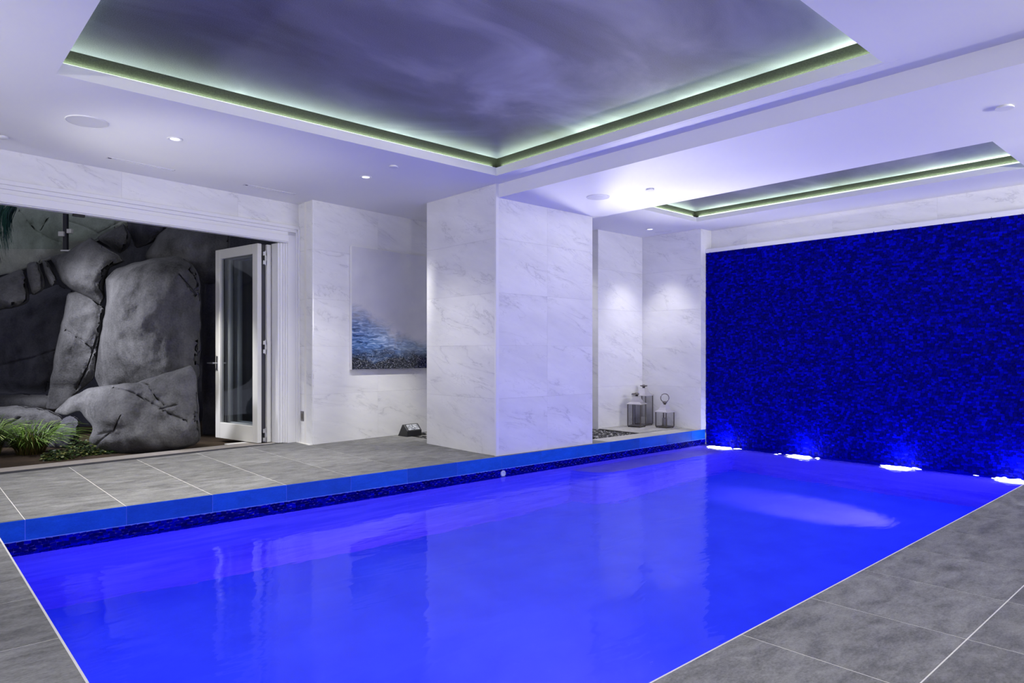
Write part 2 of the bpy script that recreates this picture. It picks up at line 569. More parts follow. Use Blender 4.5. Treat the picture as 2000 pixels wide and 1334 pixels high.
# bed under the tiles
floor.box(XMIN, XMAX, YMIN, PY0 - 0.004, -0.135, -0.0012)
floor.box(XMIN, PX0 - 0.004, PY0 - 0.004, PY1, -0.135, -0.0012)
bed = [(XMIN, PY1 + 0.012), (5.1, PY1 + 0.012), (5.1, YMAX), (XMIN, YMAX)]
bed = clip(bed, WV.x, WV.y, WV.dot(RC + WV * 0.0))
floor.prism(bed, -0.135, lambda x, y: zd(x, y) - 0.0012)
floor.prism([(5.1, PY1 + 0.012), (8.78, PY1 + 0.012), (8.78, 5.88), (5.1, 5.88)], -0.135, lambda x, y: zd(x, y) - 0.0012)
floor.prism([(3.0, 8.07), (5.1, 7.66), (8.0, 7.66), (8.0, 8.45), (3.0, 8.45)], -0.135, lambda x, y: zd(x, y) - 0.006)
floor_o = tag(floor.build('floor', M_GROUT), kind='structure')
G = 0.003
TM = {}


def tile(poly, zt, mat=M_TILE, name='tile', parent=None, thick=0.010):
    if len(poly) < 3 or area(poly) < 0.004: return
    mb = MB().prism(poly, lambda x, y: zt(x, y) - thick, zt)
    o = mb.build(name, mat, parent or floor_o)
    return o


def cell(x0, x1, y0, y1, g=G):
    return [(x0 + g, y0 + g), (x1 - g, y0 + g), (x1 - g, y1 - g), (x0 + g, y1 - g)]


flat = lambda x, y: 0.0
YR = [PY0 - 0.61 * k for k in range(0, 6)]
for i in range(len(XJ) - 1):
    x0, x1 = XJ[i], XJ[i + 1]
    if x0 < XMIN: continue
    x1 = min(x1, XMAX)
    for k in range(len(YR) - 1):                      # deck on the near long side
        if YR[k] < YMIN + 0.3: continue
        tile(cell(x0, x1, max(YR[k + 1], YMIN), YR[k]), flat)
    for k in range(5):                                # deck behind the pool, up to the doors
        y0, y1 = PY1 + 0.605 * k, PY1 + 0.605 * (k + 1)
        c0 = cell(x0, x1, y0 + (0.012 if k == 0 else 0), y1)
        c0 = clip(c0, WV.x, WV.y, WV.dot(RC) - 0.002) if x0 < 3.75 else c0
        if x0 >= 3.0:                                  # stop at the gallery wall
            c0 = clip(c0, WV.x, WV.y, WV.dot(PC) - 0.002) if x1 > 3.76 and x0 > 3.7 else c0
        for pc in (clip(c0, 1, 0, 5.1), clip(clip(c0, -1, 0, -5.1), 0, 1, 5.88),
                   clip(clip(c0, -1, 0, -5.1), 0, -1, -7.66)):
            if pc and max(p[0] for p in pc) > 7.7 and min(p[1] for p in pc) > 5.9: continue
            if pc and area(pc) > 0.004:
                xs = [p[0] for p in pc]; ys = [p[1] for p in pc]
                if min(xs) > 4.85 and max(xs) < 6.46 and min(ys) > 5.6 and max(ys) < 6.9: continue
                tile(pc, zd, M_FLAG if (x0 > 6.3 and pc[0][1] < 6) else M_TILE)
YL = [3.167 + 0.606 * k for k in range(-4, 5)]
for k in range(len(YL) - 1):                          # deck at the near short side
    for j in range(5):
        x1 = PX0 - 0.61 * j; x0 = PX0 - 0.61 * (j + 1)
        c0 = clip(clip(cell(max(x0, XMIN), x1, YL[k], YL[k + 1]), 0, -1, -PY0 - G), 0, 1, PY1 - G)
        tile(c0, flat)

# flagstones of the niche floor
FX = [(7.73, 5.89), (8.05, 5.885), (8.42, 5.885), (8.775, 5.885)]
flags = [[(7.735, 5.89), (8.12, 5.89), (8.02, 6.2), (7.735, 6.16)],
         [(8.13, 5.89), (8.50, 5.89), (8.44, 6.13), (8.03, 6.2)],
         [(8.51, 5.89), (8.775, 5.89), (8.775, 6.25), (8.45, 6.13)],
         [(7.735, 6.17), (8.02, 6.21), (8.08, 6.615), (7.735, 6.615)],
         [(8.03, 6.21), (8.44, 6.14), (8.50, 6.615), (8.09, 6.615)],
         [(8.45, 6.14), (8.775, 6.26), (8.775, 6.615), (8.51, 6.615)]]
MB().box(7.725, 8.78, 5.88, 6.62, -0.135, 0.002).build('niche_bed', M_BLACK, floor_o)
for fp in flags:
    bevel(tile(fp, lambda x, y: 0.0145, M_FLAG, 'flagstone', thick=0.013), 0.003, 1)

# coping tiles on the pool face of the back deck, pool light painted in
cop = tag(MB().box(PX0 - 0.3, PX1, PY1 + 0.0025, PY1 + 0.03, -0.137, -0.004).build('trim_1', M_LITGROUT), kind='structure')
for i in range(len(XJ) - 1):
    x0, x1 = max(XJ[i], 0.2), min(XJ[i + 1], PX1 - 0.005)
    if x1 < 0.4 or x0 > PX1 - 0.05: continue
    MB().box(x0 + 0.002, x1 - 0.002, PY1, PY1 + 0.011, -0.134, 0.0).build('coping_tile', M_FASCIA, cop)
MB().box(PX0, PX1, PY1 - 0.002, PY1 + 0.012, -0.139, -0.134).build('coping_edge', M_LITGROUT, cop)
# pale edging along the near sides
e = MB().box(PX0 - 0.003, PX1, PY0 - 0.003, PY0 + 0.003, -0.12, 0.0005)
e.box(PX0 - 0.004, PX0 + 0.004, PY0, PY1, -0.12, 0.001)
tag(e.build('trim_2', M_GROUT), kind='structure')

# ------------------------------------------------------------------ pool
pool = empty('pool_basin', (0, 0, 0)); pool['kind'] = 'structure'
fz = [(PX0, -1.50), (5.0, -2.05), (PX1, -2.1)]
vs = []
for x, z in fz: vs += [(x, PY0, z), (x, PY1, z)]
MB().add(vs, [(0, 2, 3, 1), (2, 4, 5, 3)]).build('pool_floor', M_PLASTER, pool)
pw = MB()
pw.box(PX0 - 0.25, PX0, PY0 - 0.25, PY1 + 0.25, -2.3, -0.136)
pw.box(PX1, PX1 + 0.1, PY0 - 0.25, PY1 + 0.25, -2.3, -0.45)
pw.box(PX0, PX1, PY0 - 0.25, PY0, -2.3, -0.125)
pw.box(PX0, PX1, PY1 + 0.003, PY1 + 0.25, -2.3, -0.139)
pw.build('pool_wall', M_WALLPL, pool)
# submerged corner bench with a curved nose
bn = [(6.0, PY1)] + [(6.02 + 0.35 * (1 - math.cos(a)), PY1 - 0.42 * math.sin(a)) for a in [math.pi / 2 * k / 8 for k in range(1, 9)]] + [(PX1, PY1 - 0.42), (PX1, PY1)]
MB().prism(bn, -2.2, -0.55).build('bench', M_WALLPL, pool)


def mosaic_mesh(name, parent, org, du, dv, nrm, lu, lv, tw=0.038, thh=0.024, amp=0.35, prot=0.006):
    """many small unevenly set glass tiles on a plane"""
    rnd = random.Random(3)
    org, du, dv, nrm = map(Vector, (org, du, dv, nrm))
    mb = MB(); tn = []
    nv = int(lv / thh); nu = int(lu / tw) + 1
    for j in range(nv):
        off = rnd.random() * tw
        for i in range(nu):
            a0 = i * tw - off; a1 = a0 + tw - 0.002
            a0 = max(a0, 0); a1 = min(a1, lu)
            if a1 - a0 < 0.006: continue
            b0 = j * thh; b1 = b0 + thh - 0.0015
            tx = (rnd.random() - 0.5) * amp; ty = (rnd.random() - 0.5) * amp
            c = prot * (0.6 + rnd.random())
            w2, h2 = (a1 - a0) / 2, (b1 - b0) / 2
            sk = (rnd.random() - 0.5) * 0.010
            vs = []
            for sa, sb in ((-1, -1), (1, -1), (1, 1), (-1, 1)):
                base = org + du * ((a0 + a1) / 2 + sa * w2) + dv * ((b0 + b1) / 2 + sb * h2 + sa * sk)
                vs.append(base + nrm * (c + sa * w2 * tx + sb * h2 * ty))
            for sa, sb in ((-1, -1), (1, -1), (1, 1), (-1, 1)):
                vs.append(org + du * ((a0 + a1) / 2 + sa * w2) + dv * ((b0 + b1) / 2 + sb * h2 + sa * sk) - nrm * 0.004)
            mb.add(vs, [(0, 1, 2, 3), (0, 4, 5, 1), (1, 5, 6, 2), (2, 6, 7, 3), (3, 7, 4, 0)])
            t = rnd.random(); t = t * t
            tn += [t] * 5
    o = mb.build(name, M_MOSAIC, parent)
    tones(o, tn)
    o['kind'] = 'stuff'
    return o


mosaic_mesh('mosaic_band', pool, (PX0, PY1 + 0.003, -0.30), (1, 0, 0), (0, 0, 1), (0, -1, 0), PX1 - PX0, 0.161, 0.04, 0.02)
mosaic_mesh('mosaic_band', pool, (PX0, PY1, -0.30), (0, -1, 0), (0, 0, 1), (1, 0, 0), PY1 - PY0, 0.161, 0.04, 0.02)

wm = MB()
X1_, Y1_, XR = PX1 + 0.02, PY1 + 0.002, 8.30
wm.add([(PX0, PY0, ZW), (XR, PY0, ZW), (XR, Y1_, ZW), (PX0, Y1_, ZW)], [(0, 1, 2, 3)])
nx, ny = 44, 300                                       # choppy water along the blue wall is real relief
vs = []
for i in range(nx + 1):
    for j in range(ny + 1):
        x = XR + (X1_ - XR) * i / nx; y = PY0 + (Y1_ - PY0) * j / ny
        am = 0.009 * (i / nx) ** 1.5 * (0 if i == 0 else 1)
        vs.append((x, y, ZW + am * (noise.fractal(Vector((x * 9, y * 7, 1.0)), 0.8, 2.0, 3))))
wm.add(vs, [(i * (ny + 1) + j, (i + 1) * (ny + 1) + j, (i + 1) * (ny + 1) + j + 1, i * (ny + 1) + j + 1) for i in range(nx) for j in range(ny)])
wt = wm.build('pool_water', M_WATER, None, True)
tag(wt, 'still blue pool water filling the long basin', 'water', kind='stuff')

# ------------------------------------------------------------------ ceiling
ceil = empty('ceiling'); ceil['kind'] = 'structure'
R1 = (0.82, 4.65, 1.64, 5.362)
R2 = (6.95, 8.277, 1.60, 5.32)


def slab_with_hole(x0, x1, y0, y1, z0, z1, hole, name, mat):
    a, b, c, d = hole
    mb = MB()
    mb.box(x0, a, y0, y1, z0, z1); mb.box(b, x1, y0, y1, z0, z1)
    mb.box(a, b, y0, c, z0, z1); mb.box(a, b, d, y1, z0, z1)
    return mb.build(name, mat, ceil)


XB = 4.90
slab_with_hole(XMIN, XB, YMIN, YMAX + 0.6, ZC, ZC + 0.083, R1, 'ceiling_panel', M_CEIL)
MB().box(XB, 6.52, 6.88, YMAX + 0.6, ZC, ZC + 0.083).build('ceiling_panel', M_CEIL, ceil)
MB().box(XB, 6.52, YMIN, 6.88, ZS, ZC + 0.083).build('ceiling_panel', M_CEIL, ceil)
slab_with_hole(6.52, XMAX + 0.1, YMIN, YMAX + 0.6, ZF, ZF + 0.06, R2, 'ceiling_panel', M_CEIL)


def cove(R, zl, zt, sb):
    a, b, c, d = R
    a2, b2, c2, d2 = a - sb, b + sb, c - sb, d + sb
    m = MB()
    m.add([(a2, c2, zl), (b2, c2, zl), (b2, d2, zl), (a2, d2, zl), (a2, c2, zt), (b2, c2, zt), (b2, d2, zt), (a2, d2, zt)],
          [(0, 1, 5, 4), (1, 2, 6, 5), (2, 3, 7, 6), (3, 0, 4, 7)])
    m.build('cove_band', M_BAND, ceil)
    MB().add([(a2, c2, zt), (b2, c2, zt), (b2, d2, zt), (a2, d2, zt)], [(3, 2, 1, 0)]).build('cove_mural', M_MURAL, ceil)
    for (x, y, L, rz, dx, dy) in (((a + b) / 2, d, b - a, 0, 0, 1), ((a + b) / 2, c, b - a, 0, 0, -1),
                                  (b, (c + d) / 2, d - c, math.pi / 2, 1, 0), (a, (c + d) / 2, d - c, math.pi / 2, -1, 0)):
        MB().box(-L / 2, L / 2, -0.003, 0.003, 0, 0.026).build('led_strip', M_LEDS, ceil).matrix_basis = \
            Matrix.Translation((x + dx * (sb - 0.005), y + dy * (sb - 0.005), zl)) @ Matrix.Rotation(rz, 4, 'Z')
        for nm, of, nrm_, e in (('cove_led', sb - 0.012, (0, 0, 1), 2.6),):
            lx, ly, lz = x + dx * of, y + dy * of, zl + 0.029
            o = light(nm, 'AREA', (lx, ly, lz), None, e * L, LED, shape='RECTANGLE', size=L, size_y=0.012)
            zax = -Vector(nrm_).normalized()
            xax = Vector((math.cos(rz), math.sin(rz), 0))
            yax = zax.cross(xax)
            o.matrix_world = Matrix(((xax.x, yax.x, zax.x, lx), (xax.y, yax.y, zax.y, ly), (xax.z, yax.z, zax.z, lz), (0, 0, 0, 1)))


cove(R1, ZC + 0.083, 3.150, 0.07)
cove(R2, ZF + 0.060, 3.095, 0.06)
# narrow bead round the main recess on its long far side
MB().box(4.675, 4.683, 1.55, 5.41, ZC - 0.0012, ZC + 0.002).build('bead', M_CEIL, ceil)

# ------------------------------------------------------------------ walls


def panels(name_wall, parent, org, du, nrm, lu, z0, z1, ju, jz, mat=M_MARBLE, thick=0.02, g=0.0005):
    """slabs of marble on a vertical plane: org (x,y), du along it, nrm out of it"""
    du = Vector((du[0], du[1], 0)); nrm = Vector((nrm[0], nrm[1], 0))
    us = [0] + [u for u in ju if 0.02 < u < lu - 0.02] + [lu]
    zs = [z0] + [z for z in jz if z0 + 0.02 < z < z1 - 0.02] + [z1]
    for a, b in zip(us, us[1:]):
        for c, d in zip(zs, zs[1:]):
            o = Vector((org[0], org[1], c + g)) + du * (a + g) - nrm * thick
            u_ = du * (b - a - 2 * g); v_ = nrm * thick; w_ = Vector((0, 0, d - c - 2 * g))
            mb = MB()
            if u_.cross(v_).z > 0: mb.obox(o, u_, v_, w_)
            else: mb.obox(o + u_, -u_, v_, w_)
            mb.build('marble_panel', mat, parent)


ZJ = [0.62, 1.20, 1.77, 2.36]
# pillar at the water's edge
pil = MB().box(4.885, 6.416, 5.634, 6.88, -0.135, 2.95)
pil_o = tag(pil.build('wall_pillar', M_GROUT), kind='structure')
panels('p', pil_o, (4.904, 5.613), (1, 0), (0, -1), 1.534, 0.0, ZS, [0.745], ZJ)
panels('p', pil_o, (4.864, 5.634), (0, 1), (-1, 0), 1.266, 0.004, ZC, [], ZJ)
panels('p', pil_o, (6.438, 5.613), (0, 1), (1, 0), 1.287, 0.0, ZS, [], ZJ)
panels('p', pil_o, (4.864, 6.90), (1, 0), (0, 1), 1.574, 0.0, ZC, [0.78], ZJ)
MB().box(4.862, 4.904, 5.611, 5.634, 0.0, ZC).build('corner_bead', M_TRIM, pil_o)

# door wall (left), with its opening
HT, HD, HB = scz(2.708), scz(2.578), scz(2.483)       # casing top, valance top, valance bottom
U0 = -6.6
dw = MB(); wbox(dw, U0, 0.0, 0.02, 0.22, HT - 0.02, ZC)
dw_o = tag(dw.build('wall_left', M_GROUT), kind='structure')
uj = [v - U0 for v in (-5.7, -4.46, -3.25, -2.02, -0.79)]
o2 = RC + WU * U0
panels('d', dw_o, (o2.x, o2.y), WU, -WV, -U0, HT - 0.005, ZC, uj, [])
# return between door wall and gallery wall
panels('r', dw_o, PC, (0, 1), (-1, 0), RC.y - PC.y, 0.02, ZC, [], ZJ, g=0.0008)
gw = MB(); wbox(gw, 0.02, 4.35, 0.022, 0.20, -0.05, ZC, PC)
gw_o = tag(gw.build('wall_gallery', M_GROUT), kind='structure')
panels('g', gw_o, PC, WU, -WV, 4.35, 0.02, ZC, [0.98, 2.2, 3.4], ZJ)

# casing, valance, jamb
dc = empty('door_1', wpt(-0.08, 0, 0.02)); dc['kind'] = 'structure'
m = MB()
for k, (a, b, pr) in enumerate(((HD, HD + 0.045, 0.020), (HD + 0.045, HD + 0.085, 0.028), (HD + 0.085, HT, 0.040))):
    wbox(m, U0, 0.0 - 0.012, -pr, 0.03, a, b)
bevel(m.build('casing', M_TRIM, dc), 0.004, 1)
m = MB()
wbox(m, -0.165, -0.055, -0.020, 0.03, 0.018, HD + 0.045); wbox(m, -0.055, -0.028, -0.028, 0.03, 0.018, HD + 0.085); wbox(m, -0.028, -0.008, -0.040, 0.03, 0.018, HT)
bevel(m.build('casing', M_TRIM, dc), 0.004, 1)
m = MB()
wbox(m, U0, -0.178, -0.060, 0.03, HB + 0.012, HD - 0.004); wbox(m, U0, -0.178, -0.048, 0.03, HB, HB + 0.012)
bevel(m.build('valance', M_TRIM, dc), 0.003, 1)
m = MB()
for a, b, v0 in ((-0.185, -0.165, -0.005), (-0.205, -0.185, 0.012), (-0.235, -0.205, 0.03), (-0.26, -0.235, 0.045)):
    wbox(m, a, b, v0, 0.2, 0.03, HB)
bevel(m.build('jamb', M_TRIM, dc), 0.003, 1)
MBt = MB(); wbox(MBt, -2.46, -2.36, -0.035, 0.0, HB - 0.022, HB - 0.001); MBt.build('track_bracket', M_BLACK, dc)
# sill: drain channel and outer stone
sill = empty('trim_3', wpt(-3, 0, 0)); sill['kind'] = 'structure'
ul = [U0, -4.2, -3.13, -2.06 - 0.2, -1.3, -0.17]
for a, b in zip(ul, ul[1:]):
    m = MB(); wbox(m, a + 0.002, b - 0.002, 0.0, 0.14, -0.06, 0.024); m.build('drain_cover', M_DRAIN, sill)
    m = MB(); wbox(m, a + 0.002, b - 0.002, 0.144, 0.38, -0.06, 0.028); m.build('sill_stone', M_SILL, sill)

# folding door leaves


def leaf(parent, p0, p1, z0, z1, t=0.055, front=False):
    p0 = Vector((p0[0], p0[1], 0)); p1 = Vector((p1[0], p1[1], 0))
    u = (p1 - p0); L = u.length; u.normalize(); v = Vector((-u.y, u.x, 0))   # v: left of p0->p1
    lf = empty('door_leaf', p0)
    lf.parent = parent; lf.matrix_parent_inverse = parent.matrix_basis.inverted()

    def bx(name, a, b, c, d, mat, o0=0.0, o1=t, bv=True):
        mb = MB().obox(p0 + u * a + v * o0 + Vector((0, 0, c)), u * (b - a), v * (o1 - o0), (0, 0, d - c))
        o = mb.build(name, mat, lf)
        if bv: bevel(o, 0.004, 1)
        return o
    sw, tr, br = 0.11, 0.12, 0.20
    bx('stile', 0, sw, z0, z1, M_WOODW); bx('stile', L - sw, L, z0, z1, M_WOODW)
    bx('rail', sw, L - sw, z1 - tr, z1, M_WOODW); bx('rail', sw, L - sw, z0, z0 + br, M_WOODW)
    bx('glass_pane', sw, L - sw, z0 + br, z1 - tr, M_GLASS, t * 0.42, t * 0.58, False)
    return lf, p0, u, v, L


lp0, lp1 = (3.417 * SC, 8.359 * SC), (3.246 * SC, 9.327 * SC)
zl0, zl1 = 0.035, HB - 0.015
off = WU * 0.125
lf1, q0, lu_, lv_, LL = leaf(dc, lp0, lp1, zl0, zl1)
for k in (1, 2):
    leaf(dc, (lp0[0] + off.x * k - lv_.x * 0, lp0[1] + off.y * k), (lp1[0] + off.x * k, lp1[1] + off.y * k), zl0, zl1)
# dark strips and hinges between the folded leaves
for k in range(2):
    b0 = q0 + Vector((off.x * k, off.y * k, 0))
    MB().obox(b0 - lv_ * 0.068 + lu_ * 0.03 + Vector((0, 0, zl0)), lu_ * 0.02, lv_ * 0.066, (0, 0, zl1 - zl0)).build('gap_strip', M_DARKEDGE, dc)
    for z in (zl0 + 0.06, 1.16, zl1 - 0.2):
        mb = MB()
        mb.obox(b0 - lv_ * 0.062 - lu_ * 0.006 + Vector((0, 0, z)), lu_ * 0.03, lv_ * 0.02, (0, 0, 0.06))
        mb.obox(b0 - lv_ * 0.040 - lu_ * 0.012 + Vector((0, 0, z - 0.045)), lu_ * 0.04, lv_ * 0.026, (0, 0, 0.045))
        mb.obox(b0 - lv_ * 0.040 - lu_ * 0.012 + Vector((0, 0, z + 0.06)), lu_ * 0.04, lv_ * 0.026, (0, 0, 0.045))
        mb.tube([b0 - lv_ * 0.041 - lu_ * 0.014 + Vector((0, 0, z - 0.055)), b0 - lv_ * 0.041 - lu_ * 0.014 + Vector((0, 0, z + 0.115))], 0.008)
        mb.build('hinge', M_CHROME, dc)
# lock plate and lever handles on the free edge
pe = q0 + lu_ * LL
hb = MB().obox(pe + lv_ * 0.012 - lu_ * 0.001 + Vector((0, 0, 0.86)), lu_ * 0.003, lv_ * 0.03, (0, 0, 0.27))
hb.build('lock_plate', M_DARKEDGE, lf1)
for sgn, base in ((1, 0.055), (-1, 0.0)):
    mb = MB()
    r0 = pe - lu_ * 0.05 + lv_ * base + Vector((0, 0, 0.99))
    mb.obox(r0 - lu_ * 0.02 + Vector((0, 0, -0.09)), lu_ * 0.04, lv_ * 0.008 * sgn, (0, 0, 0.18)) if sgn > 0 else \
        mb.obox(r0 - lu_ * 0.02 - lv_ * 0.008 + Vector((0, 0, -0.09)), lu_ * 0.04, lv_ * 0.008, (0, 0, 0.18))
    mb.tube([r0, r0 + lv_ * 0.055 * sgn], 0.010, 10)
    mb.tube([r0 + lv_ * 0.055 * sgn, r0 + lv_ * 0.062 * sgn + lu_ * 0.06, r0 + lv_ * 0.058 * sgn + lu_ * 0.14], [0.011, 0.010, 0.008], 10)
    mb.build('lever_handle', M_CHROME, lf1)

# niche at the far corner
nb = MB().box(7.742, 8.9, 6.642, 8.5, -0.05, ZF)
nb.box(8.802, 9.06, 5.592, 6.642, -0.05, ZF)
nb_o = tag(nb.build('wall_niche', M_GROUT), kind='structure')
panels('n', nb_o, (7.72, 6.62), (1, 0), (0, -1), 1.06, 0.014, ZF, [], ZJ)
panels('n', nb_o, (7.72, 6.62), (0, 1), (-1, 0), 1.7, 0.0, ZF, [0.9], ZJ)
panels('n', nb_o, (8.78, 5.57), (0, 1), (-1, 0), 1.05, 0.0, ZF, [], ZJ)
panels('n', nb_o, (8.78, 5.57), (1, 0), (0, -1), 0.28, 0.0, ZF, [], ZJ)

# blue mosaic wall with white cap and marble header
bw = MB().box(PX1 + 0.012, PX1 + 0.14, YMIN, 5.565, -0.5, 2.588)
bw_o = tag(bw.build('wall_back', plain('dark blue backing', (0.0, 0.0, 0.05), 0.6)), kind='structure')
mosaic_mesh('mosaic_tiles', bw_o, (PX1 + 0.010, 5.562, -0.45), (0, -1, 0), (0, 0, 1), (-1, 0, 0), 5.562 + 1.88, 3.05)
MB().box(PX1 - 0.001, PX1 + 0.14, YMIN, 5.566, 2.588, 2.645).build('wall_cap', M_TRIM, bw_o)
hd = MB().box(XMAX + 0.02, XMAX + 0.15, YMIN, 5.59, 2.5, ZF)
hd_o = tag(hd.build('wall_header', M_GROUT), kind='structure')
panels('h', hd_o, (XMAX, YMIN), (0, 1), (-1, 0), 5.57 - YMIN, 2.55, ZF, [0.9, 2.1, 3.3, 4.5, 5.7, 6.9], [])

# walls behind and beside the camera
tag(MB().box(XMIN - 0.1, XMIN, YMIN - 0.1, YMAX + 0.6, -0.13, ZC).build('wall_front', M_CEIL), kind='structure')
tag(MB().box(XMIN, XMAX + 0.1, YMIN - 0.1, YMIN, -0.13, ZC).build('wall_right', M_CEIL), kind='structure')

# ------------------------------------------------------------------ things on the ceiling


def disc_fixture(name, x, y, z, r, label, cat, group=None, lens=False, cap=False):
    o = empty(name, (x, y, z))
    tag(o, label, cat, group)
    if lens:
        MB().lathe([(r, -0.001), (r, -0.006), (r * 0.86, -0.009), (r * 0.62, -0.004), (r * 0.62, -0.001)], 32, (x, y, z)).build('trim_ring', M_GRILLE, o, True)
        MB().lathe([(r * 0.60, -0.0005), (r * 0.60, -0.004)], 24, (x, y, z)).build('lens', M_LENS, o)
    elif cap:
        MB().lathe([(r * 0.8, 0), (r * 0.8, -0.010), (r, -0.010), (r, -0.014), (r * 0.97, -0.016), (0.001, -0.016)], 28, (x, y, z)).build('cover_plate', M_GRILLE, o)
    else:
        MB().lathe([(r, 0), (r, -0.006), (r * 0.96, -0.008), (r * 0.955, -0.003), (0.001, -0.003)], 40, (x, y, z)).build('bezel', M_GRILLE, o)
        MB().lathe([(r * 0.945, -0.0035), (r * 0.945, -0.0065), (r * 0.5, -0.009), (0.001, -0.009)], 40, (x, y, z)).build('speaker_grille', plain('speaker mesh', (0.62, 0.62, 0.67), 0.8), o)
    return o


disc_fixture('ceiling_speaker', 1.169, 6.285, ZC, 0.150, 'large round white speaker grille in the main ceiling left of the cove', 'speaker')
disc_fixture('ceiling_speaker', 5.668, 4.863, ZS, 0.125, 'round white speaker grille in the lowered ceiling beside the marble pillar', 'speaker')
disc_fixture('downlight', 1.818, 6.289, ZC, 0.062, 'lit recessed downlight beside the large speaker on the left ceiling', 'downlight', lens=True)
disc_fixture('downlight', 3.677, 6.308, ZC, 0.062, 'lit recessed downlight in front of the painting and the pillar', 'downlight', lens=True)
disc_fixture('downlight', 8.261, 6.092, ZF, 0.062, 'lit recessed downlight over the lantern niche', 'downlight', lens=True)
disc_fixture('sprinkler_cover', 3.663, 5.758, ZC, 0.045, 'small flat white sprinkler cover near the cove corner left of the pillar', 'sprinkler', cap=True)
disc_fixture('sprinkler_cover', 5.80, 4.28, ZS, 0.045, 'small flat white sprinkler cover right of the round speaker on the lowered ceiling', 'sprinkler', cap=True)
disc_fixture('sprinkler_cover', 5.661, 1.217, ZS, 0.055, 'small flat white sprinkler cover at the far right of the ceiling', 'sprinkler', cap=True)


def vent(x0, y0, x1, y1, z, w_, label, slot=M_BLACK):
    a = Vector((x0, y0, 0)); b = Vector((x1, y1, 0)); u = (b - a).normalized(); v = Vector((-u.y, u.x, 0)); L = (b - a).length
    o = tag(empty('slot_vent', (x0, y0, z)), label, 'vent')
    fr = MB()
    for c0, c1, d0, d1 in ((0, L, -w_ / 2, -w_ / 2 + 0.012), (0, L, w_ / 2 - 0.012, w_ / 2), (0, 0.012, -w_ / 2, w_ / 2), (L - 0.012, L, -w_ / 2, w_ / 2)):
        fr.obox(a + u * c0 + v * d0 + Vector((0, 0, z - 0.005)), u * (c1 - c0), v * (d1 - d0), (0, 0, 0.005))
    fr.build('frame', M_GRILLE, o)
    MB().obox(a + u * 0.012 + v * (-w_ / 2 + 0.012) + Vector((0, 0, z - 0.0012)), u * (L - 0.024), v * (w_ - 0.024), (0, 0, 0.0012)).build('slot', M_GRILLE, o)
    MB().obox(a + u * 0.0125 + v * (-w_ / 2 + 0.014) + Vector((0, 0, z - 0.0045)), u * 0.03, v * (w_ - 0.028), (0, 0, 0.003)).build('damper', slot, o)
    return o


vent(1.515, 7.307, 2.126, 7.381, ZC, 0.055, 'long thin white slot vent in the ceiling above the door opening')
vent(2.862, 7.47, 3.476, 7.545, ZC, 0.055, 'long thin white slot vent in the ceiling nearest the gallery wall')
vent(8.55, 6.204, 8.60, 5.951, ZF, 0.06, 'short white slot vent over the lantern niche', M_GRILLE)
o = tag(empty('ceiling_sensor', (0.72, 7.20, ZC)), 'tiny white ceiling sensor at the left picture edge', 'sensor')
MB().lathe([(0.04, 0), (0.04, -0.012), (0.03, -0.02), (0.001, -0.022)], 20, (0.72, 7.20, ZC)).build('housing', M_GRILLE, o, True)

# ------------------------------------------------------------------ painting


